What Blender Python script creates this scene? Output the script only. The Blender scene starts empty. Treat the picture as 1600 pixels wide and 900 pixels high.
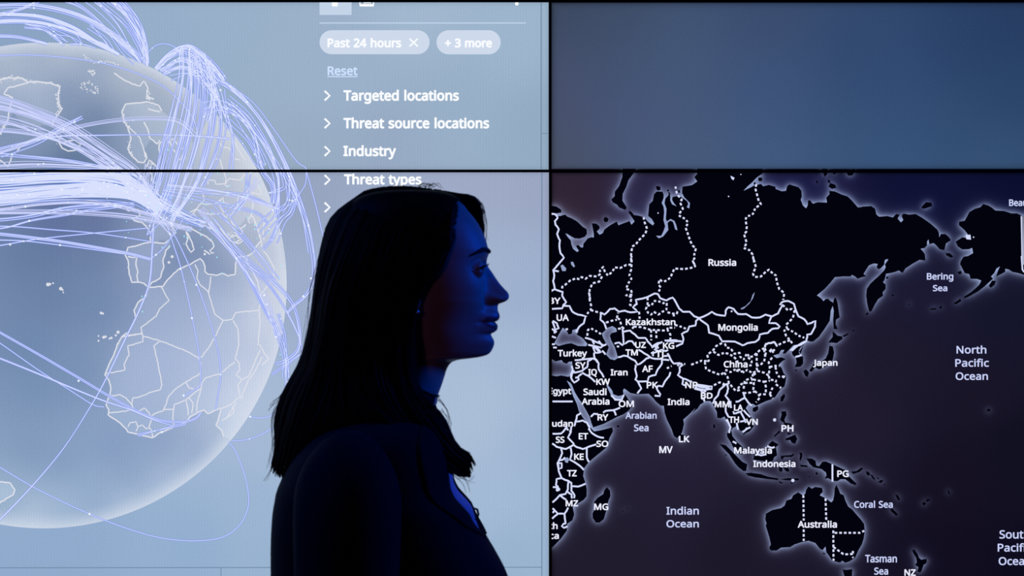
import bpy, bmesh, math, random
import numpy as np
from mathutils import Vector, Matrix
from mathutils.geometry import tessellate_polygon

# ------------------------------------------------------------------ camera, world, lights, exposure
SC = bpy.context.scene
COL = SC.collection
PXM = 990.0            # photograph pixels per metre on the screens' plane (y = 0)
EYE = 1.547            # camera height
DIST = 4.0             # camera to screens
WPX = 1200.0           # photograph pixels per metre at the person's mid plane
PY = -DIST * (1 - PXM / WPX)   # the person's mid plane

cd = bpy.data.cameras.new('camera')
cd.sensor_width = 36.0
cd.lens = 36.0 * DIST / (1600.0 / PXM)
cd.clip_start = 0.05
cd.dof.use_dof = True
cd.dof.focus_distance = DIST
cd.dof.aperture_fstop = 8.5
cam = bpy.data.objects.new('camera', cd)
cam.location = (0.0, -DIST, EYE)
cam.rotation_euler = (math.pi / 2, 0, 0)
COL.objects.link(cam)
SC.camera = cam

wd = bpy.data.worlds.new('dark_room')
wd.use_nodes = True
wd.node_tree.nodes['Background'].inputs[0].default_value = (0.010, 0.010, 0.022, 1)
wd.node_tree.nodes['Background'].inputs[1].default_value = 0.06
SC.world = wd
SC.view_settings.view_transform = 'Standard'
SC.view_settings.look = 'None'
SC.view_settings.exposure = 0.0
SC.view_settings.gamma = 1.0
SC.view_settings.use_curve_mapping = False
SC.cycles.max_bounces = 6


def area_light(name, loc, target, size, power, color, spread=math.pi):
    ld = bpy.data.lights.new(name, 'AREA')
    ld.shape = 'DISK'
    ld.size = size
    ld.energy = power
    ld.color = color
    ld.spread = spread
    o = bpy.data.objects.new(name, ld)
    o.location = loc
    o.rotation_euler = (Vector(target) - Vector(loc)).to_track_quat('-Z', 'Y').to_euler()
    COL.objects.link(o)
    return o


HEAD = (-0.13, PY, 1.56)
area_light('blue_room_lamp', (2.05, PY + 0.42, 2.35), HEAD, 0.4, 31.0, (0.0, 0.075, 1.0))
area_light('blue_back_lamp', (-1.7, -0.75, 2.95), (-0.2, PY, 1.35), 0.4, 20.0, (0.0, 0.12, 1.0))
area_light('dim_mauve_lamp', (-1.2, -3.7, 1.75), HEAD, 0.4, 1.25, (0.92, 0.40, 1.0))


# ------------------------------------------------------------------ helpers
def lin(c):
    c = np.asarray(c, dtype=float) / 255.0
    return np.where(c <= 0.04045, c / 12.92, ((c + 0.055) / 1.055) ** 2.4)


def new_mat(name):
    m = bpy.data.materials.new(name)
    m.use_nodes = True
    m.node_tree.nodes.clear()
    out = m.node_tree.nodes.new('ShaderNodeOutputMaterial')
    return m, m.node_tree, out


def emit(name, rgb, strength=1.0):
    m, nt, out = new_mat(name)
    e = nt.nodes.new('ShaderNodeEmission')
    e.inputs[0].default_value = (*lin(rgb), 1)
    e.inputs[1].default_value = strength
    nt.links.new(e.outputs[0], out.inputs[0])
    m.cycles.emission_sampling = 'NONE'
    return m


def emit_attr(name, sampled=False, grain=0.05, stripes=0.0):
    """a lit display: per-pixel colour with the panel's own faint pixel grid"""
    m, nt, out = new_mat(name)
    N, L = nt.nodes.new, nt.links.new
    e = N('ShaderNodeEmission')
    a = N('ShaderNodeAttribute'); a.attribute_name = 'Col'
    tc = N('ShaderNodeTexCoord')
    no = N('ShaderNodeTexNoise'); no.inputs['Scale'].default_value = 480.0; no.inputs['Detail'].default_value = 1.0
    L(tc.outputs['Object'], no.inputs['Vector'])
    mr = N('ShaderNodeMapRange')
    mr.inputs[1].default_value = 0.25; mr.inputs[2].default_value = 0.75
    mr.inputs[3].default_value = 1 - grain; mr.inputs[4].default_value = 1 + grain
    L(no.outputs['Fac'], mr.inputs[0])
    wv = N('ShaderNodeTexWave'); wv.bands_direction = 'X'
    wv.inputs['Scale'].default_value = 70.0; wv.inputs['Distortion'].default_value = 0.0
    L(tc.outputs['Object'], wv.inputs['Vector'])
    m2 = N('ShaderNodeMapRange')
    m2.inputs[3].default_value = 1 - stripes; m2.inputs[4].default_value = 1 + stripes
    L(wv.outputs['Fac'], m2.inputs[0])
    mu = N('ShaderNodeMath'); mu.operation = 'MULTIPLY'
    L(mr.outputs[0], mu.inputs[0]); L(m2.outputs[0], mu.inputs[1])
    L(a.outputs['Color'], e.inputs[0]); L(mu.outputs[0], e.inputs[1])
    L(e.outputs[0], out.inputs[0])
    m.cycles.emission_sampling = 'AUTO' if sampled else 'NONE'
    return m


def pbr(name, rgb, rough=0.6, metal=0.0, spec=0.3, var=0.0, scale=60.0, stretch=(1, 1, 1), bump=0.0, sheen=0.0, sss=0.0):
    m, nt, out = new_mat(name)
    N, L = nt.nodes.new, nt.links.new
    b = N('ShaderNodeBsdfPrincipled')
    c = lin(rgb)
    b.inputs['Base Color'].default_value = (*c, 1)
    b.inputs['Roughness'].default_value = rough
    b.inputs['Metallic'].default_value = metal
    b.inputs['Specular IOR Level'].default_value = spec
    b.inputs['Sheen Weight'].default_value = sheen
    if sss:
        b.inputs['Subsurface Weight'].default_value = sss
        b.inputs['Subsurface Radius'].default_value = (0.012, 0.005, 0.003)
        b.inputs['Subsurface Scale'].default_value = 0.5
    if var or bump:
        tc = N('ShaderNodeTexCoord'); mp = N('ShaderNodeMapping')
        mp.inputs['Scale'].default_value = stretch
        no = N('ShaderNodeTexNoise'); no.inputs['Scale'].default_value = scale; no.inputs['Detail'].default_value = 4
        L(tc.outputs['Object'], mp.inputs[0]); L(mp.outputs[0], no.inputs['Vector'])
        if var:
            mx = N('ShaderNodeMix'); mx.data_type = 'RGBA'
            mx.inputs[6].default_value = (*(c * (1 - var)), 1); mx.inputs[7].default_value = (*np.minimum(c * (1 + var), 1), 1)
            L(no.outputs['Fac'], mx.inputs[0]); L(mx.outputs[2], b.inputs['Base Color'])
        if bump:
            bp = N('ShaderNodeBump'); bp.inputs['Strength'].default_value = bump; bp.inputs['Distance'].default_value = 0.002
            L(no.outputs['Fac'], bp.inputs['Height']); L(bp.outputs[0], b.inputs['Normal'])
    L(b.outputs[0], out.inputs[0])
    return m


def empty(name, loc, label, cat, group=None):
    o = bpy.data.objects.new(name, None)
    o.empty_display_size = 0.1
    o.location = loc
    o['label'] = label; o['category'] = cat
    if group: o['group'] = group
    COL.objects.link(o)
    return o


def root_loc(p):
    v = Vector((0, 0, 0))
    while p is not None:
        v += p.location
        p = p.parent
    return v


def obj(name, verts, faces, mat, parent=None, smooth=False, cols=None):
    """link ONE mesh object; vertices are given in world coordinates"""
    off = np.array(root_loc(parent))
    v = np.asarray(verts, dtype=float).reshape(-1, 3) - off
    me = bpy.data.meshes.new(name)
    me.from_pydata(v.tolist(), [], [tuple(f) for f in faces])
    me.validate()
    if cols is not None:
        at = me.color_attributes.new('Col', 'FLOAT_COLOR', 'POINT')
        c = np.ones((len(v), 4), dtype=np.float32); c[:, :3] = cols
        at.data.foreach_set('color', c.ravel())
    if smooth:
        me.polygons.foreach_set('use_smooth', [True] * len(me.polygons))
    me.materials.append(mat)
    me.update()
    o = bpy.data.objects.new(name, me)
    COL.objects.link(o)
    if parent is not None: o.parent = parent
    return o


def structure(o):
    o['kind'] = 'structure'
    return o


def box(x0, x1, y0, y1, z0, z1):
    v = [(x, y, z) for x in (x0, x1) for y in (y0, y1) for z in (z0, z1)]
    f = [(0, 1, 3, 2), (4, 6, 7, 5), (0, 4, 5, 1), (2, 3, 7, 6), (0, 2, 6, 4), (1, 5, 7, 3)]
    return v, f


def wx(px): return (px - 800.0) / PXM
def wz(py): return EYE + (450.0 - py) / PXM


def idw(pts, X, Y, p=3.0, soft=1600.0):
    """smooth colour field through (x, y, rgb) samples"""
    num = np.zeros(X.shape + (3,)); den = np.zeros(X.shape)
    for (x, y, c) in pts:
        w = 1.0 / ((X - x) ** 2 + (Y - y) ** 2 + soft) ** (p / 2)
        num += w[..., None] * np.asarray(c, float); den += w
    return num / den[..., None]


# flat drawings on a screen: lists of 2-D polygons in photograph pixels, clipped to a panel's own rectangle
class Draw:
    def __init__(self):
        self.v = []; self.f = []

    def poly(self, pts, holes=()):
        loops = [[Vector((x, y, 0)) for x, y in pts]] + [[Vector((x, y, 0)) for x, y in h] for h in holes]
        base = len(self.v)
        for l in loops: self.v += [(p.x, p.y) for p in l]
        for t in tessellate_polygon(loops): self.f.append(tuple(base + i for i in t))

    def ribbon(self, pts, w):
        pts = [p for i, p in enumerate(pts) if i == 0 or (abs(p[0] - pts[i - 1][0]) + abs(p[1] - pts[i - 1][1])) > 1e-6]
        n = len(pts)
        if n < 2: return
        base = len(self.v)
        for i, (x, y) in enumerate(pts):
            a = pts[max(i - 1, 0)]; b = pts[min(i + 1, n - 1)]
            dx, dy = b[0] - a[0], b[1] - a[1]
            l = math.hypot(dx, dy) or 1.0
            nx, ny = -dy / l * w / 2, dx / l * w / 2
            self.v += [(x + nx, y + ny), (x - nx, y - ny)]
        for i in range(n - 1):
            k = base + 2 * i
            self.f.append((k, k + 1, k + 3, k + 2))

    def dash(self, pts, w, on=3.4, off=3.0):
        seg = []
        for a, b in zip(pts[:-1], pts[1:]):
            L = math.hypot(b[0] - a[0], b[1] - a[1]); k = max(1, int(L / 0.8))
            seg += [(a[0] + (b[0] - a[0]) * i / k, a[1] + (b[1] - a[1]) * i / k) for i in range(k)]
        seg.append(pts[-1])
        d = 0; cur = [seg[0]]; inked = True
        for a, b in zip(seg[:-1], seg[1:]):
            d += math.hypot(b[0] - a[0], b[1] - a[1])
            if inked: cur.append(b)
            if d >= (on if inked else off):
                if inked: self.ribbon(cur, w)
                inked = not inked; d = 0; cur = [b]
        if inked and len(cur) > 1: self.ribbon(cur, w)

    def disc(self, x, y, r, n=10):
        self.poly([(x + r * math.cos(2 * math.pi * i / n), y + r * math.sin(2 * math.pi * i / n)) for i in range(n)])

    def text(self, s, font, x0, x1, y0, y1, grow=0.0, anchor=None):
        """x0..x1 the word's extent, y0 the cap line, y1 the base line"""
        G = GLYPHS['map']
        runs = []; adv = 0
        for ch in s:
            if ch == ' ': adv += 260; continue
            a, ps = G['I_slab'] if ch == 'I' and font == 'ui' else G[ch]
            runs.append((adv, ps)); adv += a
        xs = [o + q for o, ps in runs for p in ps for q in p[0::2]]
        lo, hi = min(xs), max(xs)
        sy = (y1 - y0 - 2 * grow) / G['cap']
        if anchor == 'left': x1 = x0 + (hi - lo) * sy * 1.02
        if anchor == 'right': x0 = x1 - (hi - lo) * sy * 1.02
        sx = (x1 - x0 - 2 * grow) / (hi - lo)
        jit = [(0, 0)] if grow == 0 else [(math.cos(k * math.pi / 4) * grow, math.sin(k * math.pi / 4) * grow) for k in range(8)]
        for jx, jy in jit:
            for o, ps in runs:
                loops = [[(x0 + grow + (o + p[i] - lo) * sx + jx, y1 - grow - p[i + 1] * sy + jy) for i in range(0, len(p), 2)] for p in ps]
                ar = lambda l: abs(sum(a[0] * b[1] - b[0] * a[1] for a, b in zip(l, l[1:] + l[:1])))
                loops.sort(key=ar, reverse=True)
                def inside(pt, l):
                    c = False
                    for a, b in zip(l, l[1:] + l[:1]):
                        if (a[1] > pt[1]) != (b[1] > pt[1]) and pt[0] < (b[0] - a[0]) * (pt[1] - a[1]) / (b[1] - a[1]) + a[0]: c = not c
                    return c
                outer = []
                for l in loops:
                    for oo in outer:
                        if inside(l[0], oo[0]): oo[1].append(l); break
                    else: outer.append([l, []])
                for l, hs in outer: self.poly(l, hs)

    def build(self, name, mat, parent, rect, depth, cols=None):
        """clip to rect (px) and stand it `depth` metres in front of the glass"""
        if not self.f: return None
        bm = bmesh.new()
        vs = [bm.verts.new((x, y, 0)) for x, y in self.v]
        for f in self.f:
            try: bm.faces.new([vs[i] for i in f])
            except ValueError: pass
        x0, y0, x1, y1 = rect
        for co, no in (((x0, 0, 0), (-1, 0, 0)), ((x1, 0, 0), (1, 0, 0)), ((0, y0, 0), (0, -1, 0)), ((0, y1, 0), (0, 1, 0))):
            bmesh.ops.bisect_plane(bm, geom=bm.verts[:] + bm.edges[:] + bm.faces[:], plane_co=co, plane_no=no, clear_outer=True)
        loose = [v for v in bm.verts if not v.link_faces]
        bmesh.ops.delete(bm, geom=loose, context='VERTS')
        if not bm.faces: bm.free(); return None
        bm.verts.index_update()
        V = [(wx(v.co.x), -depth, wz(v.co.y)) for v in bm.verts]
        F = []
        for f in bm.faces:
            ids = [v.index for v in f.verts]
            a, b, c = (V[i] for i in ids[:3])
            if (b[0] - a[0]) * (c[2] - a[2]) - (b[2] - a[2]) * (c[0] - a[0]) < 0: ids.reverse()
            F.append(ids)
        bm.free()
        return obj(name, V, F, mat, parent)


def smooth_line(pts, n=8):
    """Catmull-Rom through the points"""
    P = [np.array(p, float) for p in pts]
    P = [2 * P[0] - P[1]] + P + [2 * P[-1] - P[-2]]
    out = []
    for i in range(1, len(P) - 2):
        a, b, c, d = P[i - 1:i + 3]
        for k in range(n):
            t = k / n
            out.append(0.5 * (2 * b + (c - a) * t + (2 * a - 5 * b + 4 * c - d) * t * t + (3 * b - a - 3 * c + d) * t ** 3))
    out.append(P[-2])
    return out


def grid(name, rect, step, depth, colour, mat, parent):
    x0, y0, x1, y1 = rect
    nx = max(2, int((x1 - x0) / step) + 1); ny = max(2, int((y1 - y0) / step) + 1)
    X, Y = np.meshgrid(np.linspace(x0, x1, nx), np.linspace(y0, y1, ny))
    V = np.stack([wx(X), np.full(X.shape, -depth), wz(Y)], -1).reshape(-1, 3)
    i = np.arange(nx * ny).reshape(ny, nx)
    F = np.stack([i[1:, :-1], i[1:, 1:], i[:-1, 1:], i[:-1, :-1]], -1).reshape(-1, 4)
    return obj(name, V, F.tolist(), mat, parent, cols=lin(np.clip(colour(X, Y), 0, 255)).reshape(-1, 3))


# ------------------------------------------------------------------ the room
M_WALL = pbr('charcoal_paint', (26, 27, 32), 0.9, var=0.15, scale=30)
M_FLOOR = pbr('dark_carpet', (20, 20, 24), 0.95, var=0.3, scale=200, bump=0.4)
M_CEIL = pbr('black_ceiling_paint', (14, 14, 17), 0.95, var=0.1)
M_TRIM = pbr('matt_black_trim', (3, 3, 4), 0.7)
M_BEZEL = pbr('black_bezel', (1, 1, 2), 0.6, spec=0.1)
M_HOUSE = pbr('black_housing', (8, 8, 10), 0.5)
M_GLASS_LEFT = emit_attr('lit_globe_screen', True, 0.04, 0.02)
M_GLASS_TOP = emit_attr('lit_blank_screen', True, 0.06, 0.008)
M_GLASS_MAP = emit_attr('lit_map_screen', True, 0.10, 0.0)
M_GLOBE = emit_attr('globe_picture', False, 0.04, 0.02)

WY = 0.10    # face of the wall behind the displays
structure(obj('floor', *box(-3.2, 3.2, -5.6, 0.35, -0.05, 0.0), M_FLOOR))
structure(obj('wall_back', *box(-3.2, 3.2, WY, 0.35, 0.0, 3.2), M_WALL))
structure(obj('wall_left', *box(-3.35, -3.2, -5.6, 0.35, 0.0, 3.2), M_WALL))
structure(obj('wall_right', *box(3.2, 3.35, -5.6, 0.35, 0.0, 3.2), M_WALL))
structure(obj('wall_front', *box(-3.35, 3.35, -5.75, -5.6, 0.0, 3.2), M_WALL))
structure(obj('ceiling', *box(-3.35, 3.35, -5.75, 0.35, 3.2, 3.3), M_CEIL))
structure(obj('trim_1', *box(wx(-344), wx(2064), -0.004, WY, wz(-0.2), wz(-22)), M_TRIM))


def panel(rect_out, rect_in, label):
    """one display: housing behind, bezel round it, lit screen within"""
    ox0, oy0, ox1, oy1 = rect_out
    ix0, iy0, ix1, iy1 = rect_in
    r = empty('display_panel', (wx((ox0 + ox1) / 2), 0.05, wz(oy1)), label, 'screen', 'video wall displays')
    X0, X1, Z0, Z1 = wx(ox0), wx(ox1), wz(oy1), wz(oy0)
    obj('housing', *box(X0 + .001, X1 - .001, 0.006, WY - 0.0015, Z0 + .001, Z1 - .001), M_HOUSE, r)
    x0, x1, z0, z1 = wx(ix0), wx(ix1), wz(iy1), wz(iy0)
    F, B = -0.0022, 0.006
    O = [(X0, Z0), (X1, Z0), (X1, Z1), (X0, Z1)]; I = [(x0, z0), (x1, z0), (x1, z1), (x0, z1)]
    v = [(x, y, z) for y in (F, B) for ring in (O, I) for x, z in ring]
    f = []
    for k in range(4):
        n = (k + 1) % 4
        f += [(k, n, 4 + n, 4 + k), (8 + n, 8 + k, 12 + k, 12 + n), (k, 8 + k, 8 + n, n), (4 + n, 12 + n, 12 + k, 4 + k)]
    obj('bezel', v, f, M_BEZEL, r)
    return r


R_TL, R_BL = (-340, 3.8, 857.2, 265.0), (-340, 269.4, 857.6, 943)
R_TR, R_BR = (861.8, 4.2, 2060, 265.3), (862.0, 269.9, 2060, 943)
G = 0.15
P_TL = panel((-344, 0, 859.5 - G, 267.3 - G), R_TL, 'upper left display with filter menu and top of the globe')
P_BL = panel((-344, 267.3 + G, 859.5 - G, 947), R_BL, 'lower left display behind the woman with lower part of the globe')
P_TR = panel((859.5 + G, 0, 2064, 267.3 - G), R_TR, 'upper right display showing plain slate blue')
P_BR = panel((859.5 + G, 267.3 + G, 2064, 947), R_BR, 'lower right display with dark map of Asia and Australia')

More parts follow.
